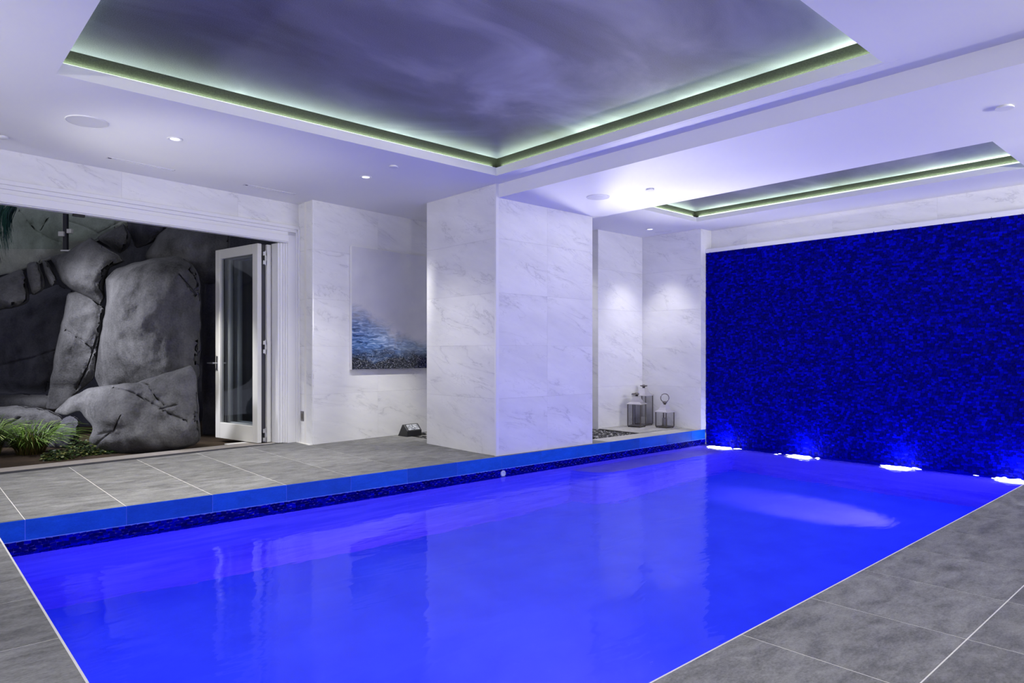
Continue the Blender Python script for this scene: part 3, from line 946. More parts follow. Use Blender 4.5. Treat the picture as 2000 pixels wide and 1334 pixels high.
def painting():
    u0, u1 = 0.535, 2.55
    z0, z1 = scz(0.905), scz(2.488)
    p = tag(empty('painting', wpt(u0, -0.05, z0, PC)), 'large white canvas with a blue and black wave along its lower half, hung on marble', 'painting')
    m = MB(); wbox(m, u0, u1, -0.045, -0.004, z0, z1, PC)
    m.build('canvas_edge', paint('canvas white', (0.80, 0.80, 0.83)), p)
    t = NT('wave painting')
    pos = t.n('ShaderNodeNewGeometry').outputs['Position']
    sp = t.n('ShaderNodeSeparateXYZ'); t.l(pos, sp.inputs[0])
    u = t.math('SUBTRACT', t.math('MULTIPLY', sp.outputs['X'], 1 / WU.x), PC.x / WU.x + u0)       # metres along the canvas
    z = t.math('SUBTRACT', sp.outputs['Z'], z0)
    wob = t.noise(t.pos(scale=(1.0, 1.0, 1.6), rot=(0, 0.5, 0)), 2.6, 6, 0.6, 0.8)
    # crest line falls from left to right, rises again gently at the right
    fall = t.ramp(t.math('DIVIDE', u, 2.0), [(0.0, 0.86), (0.14, 0.78), (0.3, 0.62), (0.5, 0.46), (0.75, 0.40), (1.0, 0.5)], 'B_SPLINE')
    d = t.math('SUBTRACT', t.math('ADD', fall, t.math('MULTIPLY', t.math('SUBTRACT', wob, 0.5), 0.45)), z)   # depth below the crest
    strands = t.noise(t.pos(scale=(1.2, 1.2, 6), rot=(0, 0.55, 0)), 4.5, 7, 0.65, 1.2)
    fine = t.noise(t.pos(scale=(6, 6, 9)), 9, 5, 0.7, 0.5)
    sky = t.ramp(t.noise(t.pos(), 1.3, 4), [(0.35, (0.60, 0.60, 0.66)), (0.65, (0.76, 0.76, 0.79))])
    blue = t.ramp(strands, [(0.36, (0.02, 0.045, 0.12)), (0.5, (0.10, 0.20, 0.45)), (0.6, (0.30, 0.42, 0.68)), (0.7, (0.62, 0.68, 0.80))])
    teal = t.ramp(strands, [(0.36, (0.02, 0.06, 0.09)), (0.5, (0.10, 0.24, 0.34)), (0.62, (0.45, 0.55, 0.62))])
    blue = t.mix(t.ramp(t.math('DIVIDE', u, 2.0), [(0.35, 0.0), (0.75, 1.0)]), blue, teal)
    dark = t.ramp(fine, [(0.46, (0.010, 0.012, 0.02)), (0.56, (0.05, 0.06, 0.09)), (0.66, (0.45, 0.46, 0.5))])
    c = t.mix(t.ramp(d, [(-0.06, 0.0), (0.2, 0.75), (0.42, 1.0)]), sky, blue)
    dk = t.ramp(t.math('ADD', z, t.math('MULTIPLY', t.math('SUBTRACT', wob, 0.5), 0.4)), [(0.12, 1.0), (0.30, 0.0)])
    c = t.mix(dk, c, dark)
    t.set(col=c, rough=0.12, spec=0.5)
    m = MB(); a = wpt(u0 + 0.004, -0.0462, z0 + 0.004, PC)
    wbox(m, u0 + 0.003, u1 - 0.003, -0.0475, -0.045, z0 + 0.003, z1 - 0.003, PC)
    m.build('painted_surface', t.mat, p)


painting()

# ------------------------------------------------------------------ small things by the walls
# outlet plate on the return wall
yo = 8.115 * SC
op = tag(empty('outlet_plate', (PC.x - 0.004, yo, 0.35)), 'small grey metal outlet plate low on the narrow marble return beside the doors', 'outlet')
bevel(MB().box(PC.x - 0.008, PC.x - 0.0005, yo - 0.038, yo + 0.038, 0.29, 0.41).build('plate', M_PLATE, op), 0.002, 1)
bevel(MB().box(PC.x - 0.011, PC.x - 0.0075, yo - 0.02, yo + 0.02, 0.315, 0.385).build('socket', M_DSTEEL, op), 0.002, 1)

# wedge shaped pool alarm on the deck
wx, wy = 5.02, 7.56
wl = 0.25
a0 = Vector((wx, wy, zd(wx, wy)))
wu3 = WU.to_3d(); wv3 = WV.to_3d()
wd = tag(empty('alarm_box', a0), 'black wedge shaped box with a pale label standing by the marble wall', 'box')
prof = [(0, 0), (0.0, 0.075), (0.075, 0.155), (0.10, 0.155), (0.19, 0)]
mb = MB()
n = len(prof)
vs = [a0 + wv3 * v + Vector((0, 0, z)) for v, z in prof] + [a0 + wu3 * wl + wv3 * v + Vector((0, 0, z)) for v, z in prof]
mb.add(vs, [tuple(range(n)), tuple(range(2 * n - 1, n - 1, -1))] + [(i + n, (i + 1) % n + n, (i + 1) % n, i) for i in range(n)])
bevel(mb.build('housing', M_BLKPLASTIC, wd), 0.004, 2)
t = NT('printed label')
f = t.noise(t.pos(scale=(22, 22, 60)), 1.5, 3, 0.6)
t.set(col=t.ramp(f, [(0.44, (0.10, 0.11, 0.14)), (0.5, (0.42, 0.44, 0.48)), (0.6, (0.62, 0.64, 0.68))]), rough=0.35)
sl = (wv3 * 0.075 + Vector((0, 0, 0.08)))
nn = wu3.cross(sl).normalized()
lo = a0 + Vector((0, 0, 0.075)) + wu3 * 0.035 + sl * 0.12 + nn * 0.0005
MB().obox(lo, wu3 * (wl - 0.06), sl * 0.78, nn * 0.0015).build('label_panel', t.mat, wd)
rc = a0 + wu3 * (wl + 0.055) + wv3 * 0.05 + Vector((0, 0, 0.014))
mb = MB().tube([rc + Vector((0.04 * math.cos(k * math.pi / 12), 0.04 * math.sin(k * math.pi / 12), 0.004 * math.sin(k * math.pi / 6))) for k in range(24)], 0.011, 8, closed=True)
tag(mb.build('cable_coil', M_BLKPLASTIC, smooth=True), 'small black coil of cable on the floor beside the wedge box', 'cable')

# pebble bed round the pillar


def pebbles():
    rnd = random.Random(5)
    base = MB().box(5.1, 7.72, 6.93, 7.66, -0.12, -0.03).box(6.46, 7.72, 5.88, 6.93, -0.12, -0.03)
    ico = bmesh.new(); bmesh.ops.create_icosphere(ico, subdivisions=1, radius=1.0)
    iv = [v.co.copy() for v in ico.verts]; fi = [tuple(v.index for v in f.verts) for f in ico.faces]; ico.free()
    mb = MB(); tn = []
    cnt = 0
    for _ in range(9000):
        x = rnd.uniform(5.12, 7.70); y = rnd.uniform(5.90, 7.64)
        if 4.8 < x < 6.47 and y < 6.93: continue
        if x < 5.75 and y < 6.9 and False: continue
        vis_left = x < 6.2 and y > 6.9
        vis_right = x > 6.45
        if not (vis_left or vis_right): continue
        s = rnd.uniform(0.012, 0.021)
        sc = Vector((s * rnd.uniform(0.8, 1.4), s * rnd.uniform(0.8, 1.3), s * rnd.uniform(0.5, 0.8)))
        rz = Matrix.Rotation(rnd.random() * 6.28, 3, 'Z') @ Matrix.Rotation(rnd.uniform(-0.6, 0.6), 3, 'X')
        c = Vector((x, y, -0.018 + rnd.uniform(-0.008, 0.014)))
        mb.add([rz @ Vector((v.x * sc.x, v.y * sc.y, v.z * sc.z)) + c for v in iv], fi)
        t = rnd.random() ** 1.6
        tn += [t] * len(fi)
        cnt += 1
    tm = NT('dark mixed pebbles')
    at = tm.n('ShaderNodeAttribute', attribute_name='tone')
    tm.set(col=tm.ramp(at.outputs['Fac'], [(0.0, (0.015, 0.015, 0.018)), (0.6, (0.09, 0.09, 0.10)), (1.0, (0.5, 0.49, 0.47))]), rough=0.5)
    o = mb.build('pebble_bed', tm.mat, smooth=True)
    tones(o, tn)
    tag(o, 'bed of small dark pebbles behind the marble pillar', 'pebbles', kind='stuff')
    base.build('bed_base', M_BLACK, o)


pebbles()

# ------------------------------------------------------------------ lanterns


def lantern(x, y, rz, s, hb, z0, label, ringmode, zr):
    """s side, hb body height; ringmode 'up' stands, 'flat' lies"""
    L = tag(empty('lantern', (x, y, z0), rz), label, 'lantern', 'metal lanterns in the niche')
    R = Matrix.Translation((x, y, z0)) @ Matrix.Rotation(rz, 4, 'Z')

    def put(mb, name, mat, smooth=False, bv=0):
        o = mb.build(name, mat, None, smooth)
        o.data.transform(R); o.parent = L; o.matrix_parent_inverse = L.matrix_basis.inverted()
        if bv: bevel(o, bv, 1)
        return o
    hs = s / 2
    put(MB().box(-hs, hs, -hs, hs, 0.012, 0.024), 'base', M_DSTEEL, bv=0.002)
    for sx in (-1, 1):
        for sy in (-1, 1):
            put(MB().lathe([(0.008, 0), (0.011, 0.006), (0.008, 0.012)], 10, (sx * (hs - 0.016), sy * (hs - 0.016), 0)), 'foot', M_DSTEEL, True)
            put(MB().box(*sorted((sx * hs, sx * (hs - 0.011))), *sorted((sy * hs, sy * (hs - 0.011))), 0.024, 0.024 + hb), 'post', M_DSTEEL)
    t = 0.024 + hb
    for sx, sy in ((1, 0), (-1, 0), (0, 1), (0, -1)):
        if sx: b = (sx * (hs - 0.006), sx * (hs - 0.003), -hs + 0.011, hs - 0.011)
        else: b = (-hs + 0.011, hs - 0.011, sy * (hs - 0.006), sy * (hs - 0.003))
        b = sorted(b[:2]) + sorted(b[2:])
        put(MB().box(b[0], b[1], b[2], b[3], 0.024, t), 'glass_pane', M_LGLASS)
    # flared square roof
    mb = MB()
    profile = [(hs + 0.012, 0), (hs + 0.012, 0.008), (hs * 0.72, s * 0.16), (hs * 0.52, s * 0.34), (hs * 0.40, s * 0.56)]
    prev = None
    for r, z in profile:
        ring = [(-r, -r, t + z), (r, -r, t + z), (r, r, t + z), (-r, r, t + z)]
        base = len(mb.v); mb.v += ring
        if prev is not None:
            for i in range(4):
                mb.f.append((prev + i, prev + (i + 1) % 4, base + (i + 1) % 4, base + i)); mb.m.append(0)
        else:
            mb.f.append((base + 3, base + 2, base + 1, base)); mb.m.append(0)
        prev = base
    mb.f.append((prev, prev + 1, prev + 2, prev + 3)); mb.m.append(0)
    put(mb, 'roof', M_STEEL)
    zt = t + s * 0.56
    k = s / 0.2
    put(MB().lathe([(0.020 * k, 0), (0.020 * k, 0.018 * k), (0.034 * k, 0.022 * k), (0.034 * k, 0.034 * k), (0.026 * k, 0.042 * k), (0.014 * k, 0.050 * k)], 16, (0, 0, zt)), 'cap', M_DSTEEL, True)
    zr0 = zt + 0.044 * k
    rr = 0.062 * k * zr
    pts = []
    for i in range(28):
        a = 2 * math.pi * i / 28
        if ringmode == 'up':
            # ring stands in the plane seen broadside from the pool
            pts.append((rr * math.sin(a) * 0.76, -rr * math.sin(a) * 0.65, zr0 + rr - 0.008 - rr * math.cos(a)))
        elif ringmode == 'side':
            pts.append((-0.055 * k + rr * 0.95 * math.cos(a), rr * 0.9 * math.sin(a), zr0 - 0.012 + 0.006 * math.cos(a)))
        else:
            pts.append((rr * math.cos(a), rr * math.sin(a), zr0 - 0.012))
    if ringmode == 'up':
        Ri = Matrix.Rotation(-rz, 4, 'Z')
        pts = [Ri @ Vector(p) for p in pts]
    put(MB().tube(pts, 0.0065 * k, 8, closed=True), 'ring_handle', M_DSTEEL, True)
    return L


zn = 0.0150
LA = lantern(8.33, 6.385, 0.27, 0.215, 0.315, zn, 'left lantern of the niche trio, mid height with its ring handle tipped aside', 'side', 0.85)
LB = lantern(8.62, 6.475, 0.06, 0.205, 0.43, zn, 'tallest lantern of the trio, standing behind the other two', 'flat', 0.8)
LC = lantern(8.555, 6.04, -0.02, 0.20, 0.205, zn, 'shortest lantern of the trio with its ring handle standing upright', 'up', 1.0)


def candle(x, y, z, r, h_, mat, label):
    o = tag(empty('candle', (x, y, z)), label, 'candle')
    MB().lathe([(r, 0), (r, h_ - 0.006), (r * 0.9, h_), (r * 0.5, h_ - 0.006), (0.001, h_ - 0.008)], 20, (x, y, z)).build('wax', mat, o, True)
    MB().tube([(x, y, z + h_ - 0.009), (x + 0.001, y, z + h_ + 0.012)], 0.0018, 6).build('wick', M_BLACK, o)


candle(8.62, 6.475, zn + 0.0245, 0.042, 0.10, M_CANDLE, 'white pillar candle inside the tallest lantern')
candle(8.555, 6.04, zn + 0.0245, 0.040, 0.115, M_GCANDLE, 'grey pillar candle inside the shortest lantern')

# ------------------------------------------------------------------ pool fittings
jt = tag(empty('return_jet', (4.92, PY1, -0.185)), 'small round pale return fitting at the waterline below the pillar', 'pool fitting')
mb = MB().lathe([(0.034, 0), (0.034, 0.012), (0.026, 0.018), (0.016, 0.010), (0.001, 0.008)], 20)
o = mb.build('flange', plain('pale plastic', (0.55, 0.6, 0.85), 0.3), None, True)
o.data.transform(Matrix.Translation((4.92, PY1 - 0.002, -0.185)) @ Matrix.Rotation(math.pi / 2, 4, 'X'))
o.parent = jt; o.matrix_parent_inverse = jt.matrix_basis.inverted()

M_WLENS = NT('white water lamp lens and glitter').set(col=(1, 1, 1), emis=(0.85, 0.88, 1.0), estr=14.0).mat
pos_lab = ['nearest the lantern niche', 'second from the lantern niche', 'third from the lantern niche', 'at the right picture edge']
for (y, lab) in zip((5.21, 4.07, 2.92, 1.78), pos_lab):
    x = PX1 - 0.16
    fl = tag(empty('water_lamp', (x, y, ZW)), 'bright white lamp at the waterline of the blue wall, ' + lab, 'pool light', 'lamps along the blue wall')
    T_ = Matrix.Translation((x - 0.02, y, ZW - 0.09)) @ Matrix.Diagonal((1.5, 1.9, 1, 1))
    mb = MB().lathe([(0.095, -0.05), (0.095, 0.002), (0.085, 0.006), (0.078, 0.002)], 28)
    o = mb.build('rim', M_CHROME, None, True); o.data.transform(T_)
    o.parent = fl; o.matrix_parent_inverse = fl.matrix_basis.inverted()
    # uneven glowing lens patch, with flecks added to imitate glitter on the ripples
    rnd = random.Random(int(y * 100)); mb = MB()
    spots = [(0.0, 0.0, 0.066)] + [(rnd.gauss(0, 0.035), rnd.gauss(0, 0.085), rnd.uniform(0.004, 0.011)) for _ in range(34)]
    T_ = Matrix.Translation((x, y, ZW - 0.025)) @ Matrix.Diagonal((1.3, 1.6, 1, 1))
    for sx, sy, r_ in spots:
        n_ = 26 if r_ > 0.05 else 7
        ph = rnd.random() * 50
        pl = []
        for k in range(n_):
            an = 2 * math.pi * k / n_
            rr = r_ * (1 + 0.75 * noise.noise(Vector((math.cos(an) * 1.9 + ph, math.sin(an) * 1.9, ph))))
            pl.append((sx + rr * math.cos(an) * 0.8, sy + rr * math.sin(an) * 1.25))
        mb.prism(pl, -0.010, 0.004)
        if r_ > 0.05:
            o = mb.build('lens', M_WLENS, None); mb = MB()
            o.data.transform(T_); o.parent = fl; o.matrix_parent_inverse = fl.matrix_basis.inverted()
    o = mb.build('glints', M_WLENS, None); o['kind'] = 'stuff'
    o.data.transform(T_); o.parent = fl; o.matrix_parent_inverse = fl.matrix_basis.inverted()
    light('water_lamp_glow', 'SPOT', (PX1 - 0.10, y, ZW + 0.03), (PX1 - 0.01, y, ZW + 0.6), 8, (0.35, 0.4, 1.0), spot_size=2.4, spot_blend=0.9, shadow_soft_size=0.04)

# ------------------------------------------------------------------ garden
gs = MB()
p0 = RC + WU * -5.9 + WV * 0.385; p1 = RC + WU * 1.2 + WV * 0.385; p2 = RC + WU * 1.2 + WV * 4.5; p3 = RC + WU * -5.9 + WV * 4.5
gs.prism([tuple(p0), tuple(p1), tuple(p2), tuple(p3)], -0.3, -0.02)
tag(gs.build('garden_soil', M_SOIL), 'dark garden soil outside the folding doors', 'soil', kind='stuff')
wbk = MB(); wbox(wbk, U0, 1.4, 4.5, 4.7, -0.3, 5.0)
fnoise = noise.noise


def rock(label, poly, depth, thick, mat=None, cracks=(), seed=0, tilt=(0, 0), rough=1.0, rnd_edge=0.22, step=6, facets=5, name='boulder', parent=None, extra=()):
    """a boulder: its silhouette, its distance and its thickness; front and back are both modelled"""
    rnd = random.Random(seed)
    mat = mat or M_ROCK
    m_px = depth / F
    cx = sum(p[0] for p in poly) / len(poly); cy = sum(p[1] for p in poly) / len(poly)
    # resample the outline with a little unevenness
    out = []
    for a, b in zip(poly, poly[1:] + poly[:1]):
        a = Vector(a); b = Vector(b); L = (b - a).length
        k = max(1, int(L / step))
        for i in range(k):
            p = a.lerp(b, i / k)
            n2 = Vector((-(b - a).y, (b - a).x)).normalized()
            out.append(p + n2 * (fnoise(Vector((p.x * 0.06, p.y * 0.06, seed * 3.1))) * 3.0 if i else 0))
    # smooth corners a little
    out = [(out[i - 1] + out[i] * 2 + out[(i + 1) % len(out)]) / 4 for i in range(len(out))]
    xs = [p.x for p in out]; ys = [p.y for p in out]

    def inside(x, y):
        c = False; j = len(out) - 1
        for i in range(len(out)):
            if (out[i].y > y) != (out[j].y > y) and x < (out[j].x - out[i].x) * (y - out[i].y) / (out[j].y - out[i].y) + out[i].x: c = not c
            j = i
        return c

    def dist(x, y, line, closed=True):
        best = 1e9
        pr = list(zip(line, line[1:] + line[:1])) if closed else list(zip(line, line[1:]))
        for a, b in pr:
            dx, dy = b[0] - a[0], b[1] - a[1]
            q = dx * dx + dy * dy
            t = 0 if q == 0 else max(0, min(1, ((x - a[0]) * dx + (y - a[1]) * dy) / q))
            d = math.hypot(x - a[0] - dx * t, y - a[1] - dy * t)
            if d < best: best = d
        return best
    pts = list(out); nb_ = len(pts)
    area2 = sum(a.x * b.y - b.x * a.y for a, b in zip(out, out[1:] + out[:1]))
    sg = 1 if area2 > 0 else -1
    for ins in (1.2, 3.2):
        for i in range(nb_):
            tg = out[(i + 1) % nb_] - out[i - 1]
            if tg.length < 1e-6: continue
            q_ = out[i] + Vector((-tg.y, tg.x)) / tg.length * sg * ins * step / 6
            if inside(q_.x, q_.y) and dist(q_.x, q_.y, out) > ins * step / 6 * 0.8: pts.append(q_)
    y = min(ys) + step * 0.5
    while y < max(ys):
        x = min(xs) + step * 0.5
        while x < max(xs):
            jx = x + rnd.uniform(-0.3, 0.3) * step; jy = y + rnd.uniform(-0.3, 0.3) * step
            if inside(jx, jy) and dist(jx, jy, out) > step * 0.85: pts.append(Vector((jx, jy)))
            x += step
        y += step
    for cr in cracks:
        for a, b in zip(cr, cr[1:]):
            a = Vector(a); b = Vector(b); L_ = (b - a).length; n2 = Vector((-(b - a).y, (b - a).x)) / L_
            for i in range(int(L_ / 2.5) + 1):
                pc = a + (b - a) * min(1, i * 2.5 / L_)
                for of in (-3.4, -1.6, 0, 1.6, 3.4):
                    q_ = pc + n2 * of
                    if inside(q_.x, q_.y) and dist(q_.x, q_.y, out) > 1.5: pts.append(q_)
    res = delaunay_2d_cdt([Vector(p) for p in pts], [(i, (i + 1) % nb_) for i in range(nb_)], [], 1, 1e-4)
    vco, faces = res[0], res[2]
    planes = list(extra)
    for k in range(facets):
        an = rnd.random() * 6.283
        sl = rnd.uniform(0.15, 0.55)
        planes.append((math.cos(an) * sl, math.sin(an) * sl, rnd.uniform(0.75, 1.05)))
    out_t = [(p.x, p.y) for p in out]
    front = []
    sil = []
    for p in vco:
        d = dist(p.x, p.y, out_t) * m_px
        r = rnd_edge
        e = min(1.0, d / r)
        prof = math.sqrt(max(0.0, 1 - (1 - e) ** 2))
        lx, ly = (p.x - cx) * m_px, (p.y - cy) * m_px
        cap = 1.0
        for a, b, c in planes:
            v = c - (a * lx + b * ly) / max(thick, 0.2)
            cap = min(cap, v)
        cap = max(cap, 0.15)
        hgt = thick * prof * cap
        q = Vector((p.x * m_px * 1.0, p.y * m_px, seed * 5.0))
        hgt += rough * (0.10 * noise.fractal(q * 1.6, 1.0, 2.0, 5) + 0.03 * noise.fractal(q * 6, 1.0, 2.0, 3)) * min(1, d / 0.08)
        for cr in cracks:
            dc_ = dist(p.x, p.y, cr, False) * m_px
            wd_ = 3.2 * m_px * (0.75 + 0.5 * fnoise(Vector((p.x * 0.1, p.y * 0.1, 1.0))))
            if dc_ < wd_: hgt -= 0.035 * (1 - dc_ / wd_)
        hgt += tilt[0] * lx + tilt[1] * ly
        front.append(campt(p.x, p.y, depth - hgt))
        sil.append(d < 1e-5)
    nF = len(front)
    mb = MB()
    mb.v = [tuple(v) for v in front]
    back = [campt(p.x, p.y, depth + min(thick, 0.5) * 0.7 * math.sqrt(max(0, 1 - (1 - min(1, dist(p.x, p.y, out_t) * m_px / rnd_edge)) ** 2)) + 0.002 + tilt[0] * -0 ) for p in vco]
    mb.v += [tuple(v) for v in back]
    ff = []
    for f in faces:
        a, b, c = (Vector(mb.v[i]) for i in f[:3])
        nrm = (b - a).cross(c - a)
        if nrm.dot(FW) > 0: f = tuple(reversed(f))
        ff.append(tuple(f))
    mb.f = list(ff) + [tuple(i + nF for i in reversed(f)) for f in ff]
    from collections import Counter
    cnt = {}
    for f in ff:
        for i in range(len(f)):
            e2 = (f[i], f[(i + 1) % len(f)])
            cnt[tuple(sorted(e2))] = cnt.get(tuple(sorted(e2)), []) + [e2]
    for k2, es in cnt.items():
        if len(es) == 1:
            a, b = es[0]
            mb.f.append((b, a, a + nF, b + nF))
    mb.m = [0] * len(mb.f)
    o = mb.build(name, mat, parent, smooth=True)
    if label: tag(o, label, 'boulder', 'boulders outside the folding doors')
    return o


rock('tall rounded grey boulder standing in the middle of the doorway view',
     [(204, 545), (222, 528), (262, 512), (312, 503), (345, 499), (371, 512), (388, 535), (393, 590), (392, 660), (390, 740), (330, 770), (200, 770), (184, 735), (196, 655), (208, 595)],
     8.95, 0.70, seed=11, rnd_edge=0.22, cracks=([(350, 535), (384, 575)],), extra=((1.0, 0.1, 1.15), (-0.5, 0.5, 1.2), (0.15, -1.1, 1.55), (0.45, 0.1, 0.97)), facets=1)
rock('broad cracked boulder low in front of the tall one',
     [(104, 806), (132, 778), (176, 757), (215, 752), (262, 748), (300, 736), (345, 722), (374, 711), (383, 726), (388, 790), (391, 862), (356, 878), (300, 887), (240, 892), (182, 886), (172, 858), (182, 838), (156, 800), (130, 812)],
     7.95, 0.42, seed=4, rnd_edge=0.22, cracks=([(222, 757), (262, 768), (300, 790), (330, 808), (366, 823)], [(262, 745), (290, 752), (306, 778), (320, 790)], [(235, 812), (222, 842), (195, 848)], [(188, 868), (215, 845)], [(312, 800), (345, 790)]))
rock('slanted slab of rock leaning left of the tall boulder',
     [(132, 572), (165, 566), (188, 590), (206, 600), (198, 645), (190, 700), (184, 740), (150, 768), (112, 800), (88, 800), (98, 745), (113, 665), (126, 605)],
     9.25, 0.30, seed=8, rnd_edge=0.12, cracks=([(128, 645), (160, 665), (180, 680)], [(150, 760), (170, 720), (190, 660)]))
rock('sloping boulder forming the arch over the dark cave',
     [(96, 502), (130, 492), (152, 478), (178, 463), (205, 482), (238, 501), (246, 512), (214, 522), (202, 560), (206, 582), (196, 597), (170, 580), (140, 566), (118, 548), (110, 528)],
     9.15, 0.45, seed=3, rnd_edge=0.16)
rock('pale angular rock at the left picture edge above the cave',
     [(-60, 560), (0, 542), (44, 525), (55, 548), (58, 590), (30, 600), (-60, 618)], 9.2, 0.35, seed=5, rnd_edge=0.10, facets=3)
rock('small blocky rock second from the left above the cave',
     [(52, 514), (73, 510), (88, 540), (86, 566), (62, 578), (56, 556)], 9.2, 0.28, seed=6, rnd_edge=0.08, facets=3)
rock('narrow upright rock wedged beside the arch boulder',
     [(81, 507), (93, 510), (113, 546), (110, 557), (98, 561), (89, 540)], 9.15, 0.25, seed=7, rnd_edge=0.07, facets=2)
rock('dark smooth boulder deep inside the cave',
     [(-90, 590), (60, 575), (110, 555), (145, 570), (140, 660), (110, 740), (90, 768), (-90, 768)], 10.3, 0.6, M_ROCKD, seed=9, cracks=([(-10, 715), (60, 700), (120, 680)],))
rock('flat pale ledge under the cave', [(-90, 771), (40, 770), (108, 772), (112, 806), (-90, 806)], 9.6, 0.3, seed=12, rnd_edge=0.10, facets=2)
rock('low flat topped rock behind the grass clump', [(-80, 796), (48, 793), (96, 800), (120, 812), (126, 830), (104, 850), (70, 870), (-80, 900)], 8.5, 0.35, seed=13, rnd_edge=0.12, facets=4, cracks=([(-20, 850), (40, 815)],))
rock('small dark rock between the low rock and the cracked boulder', [(122, 818), (138, 810), (154, 816), (156, 850), (146, 880), (118, 890), (92, 880), (78, 862), (104, 842)], 8.45, 0.28, M_ROCKD, seed=14, rnd_edge=0.10)
rock('rounded rock high beside the dark gap under the door header',
     [(187, 464), (214, 452), (242, 436), (256, 458), (253, 482), (236, 497), (214, 482)], 9.7, 0.35, seed=15, rnd_edge=0.12)
rock('dark boulder hanging under the door header', [(244, 418), (300, 400), (345, 420), (322, 462), (292, 478), (266, 486), (254, 462)], 10.0, 0.4, M_ROCKD, seed=16)
rock('wide grey boulder high behind the tall one',
     [(282, 502), (300, 474), (306, 460), (332, 440), (400, 430), (450, 440), (450, 560), (396, 560), (384, 545), (345, 535), (310, 530)], 9.75, 0.6, seed=17)
rock('flat dark slab of rock behind the open door leaf',
     [(394, 548), (470, 548), (470, 858), (396, 854)], 9.7, 0.2, M_ROCKD, seed=18, rnd_edge=0.05, facets=1, rough=0.5)
rock('great greenish rock face behind the glass railing',
     [(-120, 330), (120, 330), (260, 360), (262, 440), (190, 470), (130, 498), (96, 508), (40, 530), (-120, 560)], 11.0, 0.5, M_ROCKG, seed=19, step=9,
     cracks=([(38, 412), (70, 450), (98, 465), (122, 474)], [(135, 432), (165, 442), (192, 455)], [(192, 455), (240, 430)], [(80, 450), (92, 428)]))
rock('dark rock face closing the garden behind all boulders',
     [(-1700, 200), (750, 200), (750, 838), (-1700, 838)], 11.9, 0.5, M_ROCKD, seed=21, step=30, rnd_edge=0.3, facets=2, rough=2.5)

# glass railing above the rocks
gr = tag(empty('glass_railing', campt(125, 488, 9.9)), 'frameless glass railing with one dark post above the arch boulder', 'railing')
d = 9.9


def scr_box(name, x0, x1, y0, y1, dd, t_, mat, parent):
    a = campt(x0, y1, dd); b = campt(x1, y1, dd); top = campt(x0, y0, dd)
    MB().obox(a, b - a, FW * t_, (0, 0, top.z - a.z)).build(name, mat, parent)


scr_box('post', 122.5, 130, 380, 490, d, 0.05, M_DARKEDGE, gr)
scr_box('foot_plate', 118, 139, 488, 490.5, d - 0.03, 0.12, M_STEEL, gr)
scr_box('clamp', 113.5, 124, 452, 461, d - 0.03, 0.06, M_CANDLE, gr)
scr_box('clamp', 130, 139, 447, 455, d - 0.03, 0.06, M_CANDLE, gr)
scr_box('glass_pane', -150, 120, 370, 486, d + 0.02, 0.012, M_RGLASS, gr)
scr_box('glass_pane', 132, 225, 370, 470, d + 0.02, 0.012, M_RGLASS, gr)


def blades(name, label, c, n, r0, hmin, hmax, spread, mat, seed, droop=1.0, w0=0.008, lay=0.5):
    rnd = random.Random(seed)
    mb = MB(); tn = []
    for i in range(n):
        an = rnd.random() * 6.283
        rr = r0 * math.sqrt(rnd.random())
        p = Vector((c[0] + rr * math.cos(an), c[1] + rr * math.sin(an), c[2]))
        an2 = an + rnd.uniform(-0.8, 0.8)
        dr = Vector((math.cos(an2), math.sin(an2), 0))
        L = rnd.uniform(hmin, hmax); out_ = spread * rnd.uniform(0.3, 1.0)
        side = Vector((-dr.y, dr.x, 0)) * w0 * rnd.uniform(0.6, 1.2)
        k = 7; row = []
        for j in range(k):
            t = j / (k - 1)
            x = out_ * L * (t ** 1.3) * 1.2
            z = L * (t * 1.25 - droop * (0.45 + 0.55 * out_) * t * t)
            q = p + dr * x + Vector((0, 0, max(z, -0.01)))
            wv_ = 1 - t * t * 0.95
            row.append((q - side * wv_, q + side * wv_ + Vector((0, 0, 0.002))))
        b = len(mb.v)
        for l_, r_ in row: mb.v += [tuple(l_), tuple(r_)]
        tone = rnd.random()
        for j in range(k - 1):
            mb.f.append((b + 2 * j, b + 2 * j + 1, b + 2 * j + 3, b + 2 * j + 2)); mb.m.append(0)
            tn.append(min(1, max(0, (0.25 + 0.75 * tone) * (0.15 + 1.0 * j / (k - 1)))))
    o = mb.build(name, mat, None, True); tones(o, tn)
    if label: tag(o, label, 'plant')
    return o


gp = campt(58, 905, 7.75); gp.z = -0.02
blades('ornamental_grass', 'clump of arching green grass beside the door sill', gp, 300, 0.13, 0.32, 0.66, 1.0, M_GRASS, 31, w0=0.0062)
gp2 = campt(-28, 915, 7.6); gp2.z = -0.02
blades('ornamental_grass', 'taller grass clump cut by the left picture edge', gp2, 240, 0.13, 0.40, 0.70, 0.75, M_GRASS, 32, w0=0.0062)


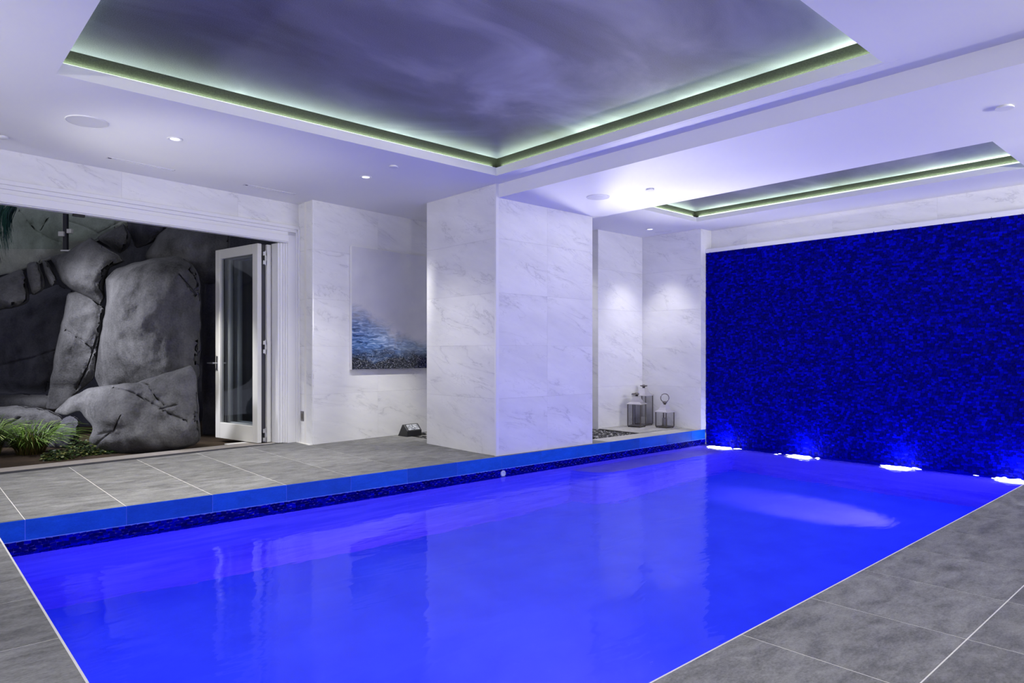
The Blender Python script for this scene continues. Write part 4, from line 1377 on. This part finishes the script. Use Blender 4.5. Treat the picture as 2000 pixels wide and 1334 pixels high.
def leaves(label, cs, n, seed):
    rnd = random.Random(seed)
    mb = MB(); tn = []
    for i in range(n):
        c, r, h_ = rnd.choice(cs)
        an = rnd.random() * 6.283; rr = r * math.sqrt(rnd.random())
        p = Vector((c[0] + rr * math.cos(an), c[1] + rr * math.sin(an), -0.02 + h_ * rnd.random() * (1 - 0.7 * (rr / r) ** 2)))
        s = rnd.uniform(0.010, 0.022)
        R = Matrix.Rotation(rnd.random() * 6.28, 3, 'Z') @ Matrix.Rotation(rnd.uniform(-0.9, 0.9), 3, 'X')
        mb.add([p + R @ Vector(v) * s for v in ((-1.2, 0, 0), (-0.3, -0.6, 0.1), (1.2, 0, 0.15), (-0.3, 0.6, 0.1))], [(0, 1, 2, 3)])
        tn.append(rnd.random() ** 1.5)
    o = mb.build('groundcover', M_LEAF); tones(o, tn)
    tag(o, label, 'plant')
    for k in range(1):
        pass
    return o


def gpt(x, y):
    # point on the soil seen at (x,y)
    d_ = (H + 0.02) * F / (y - HY)
    return campt(x, y, d_)


leaves('low leafy groundcover between the grass clump and the cracked boulder', [(gpt(128, 893), 0.22, 0.13), (gpt(158, 888), 0.16, 0.20), (gpt(185, 887), 0.12, 0.07), (gpt(110, 897), 0.15, 0.10)], 1500, 41)
leaves('thin strip of dark groundcover at the foot of the cracked boulder', [(gpt(215, 885), 0.10, 0.05), (gpt(250, 881), 0.10, 0.04)], 260, 42)


def hanging(label):
    rnd = random.Random(51)
    mb = MB(); tn = []
    for i in range(170):
        x = rnd.uniform(-30, 34); L = rnd.uniform(40, 115) * (1 - 0.35 * abs(x) / 40)
        a = campt(x, rnd.uniform(395, 410), 9.6 + rnd.uniform(-0.15, 0.15)); b = campt(x * 0.7 + rnd.uniform(-4, 4), 405 + L, 9.5 + rnd.uniform(-0.15, 0.15))
        sd = RT * rnd.uniform(0.004, 0.009)
        n0 = len(mb.v)
        for t in (0, 0.35, 0.7, 1.0):
            p = a.lerp(b, t) + FW * (-0.08 * math.sin(t * 3.1)); w_ = 1 - 0.8 * t
            mb.v += [tuple(p - sd * w_), tuple(p + sd * w_)]
        tone = rnd.random()
        for j in range(3):
            mb.f.append((n0 + 2 * j, n0 + 2 * j + 1, n0 + 2 * j + 3, n0 + 2 * j + 2)); mb.m.append(0); tn.append(tone)
    o = mb.build('hanging_grass', M_TEAL, None, True); tones(o, tn)
    tag(o, label, 'plant')


hanging('dark teal grass hanging at the top left of the doorway')
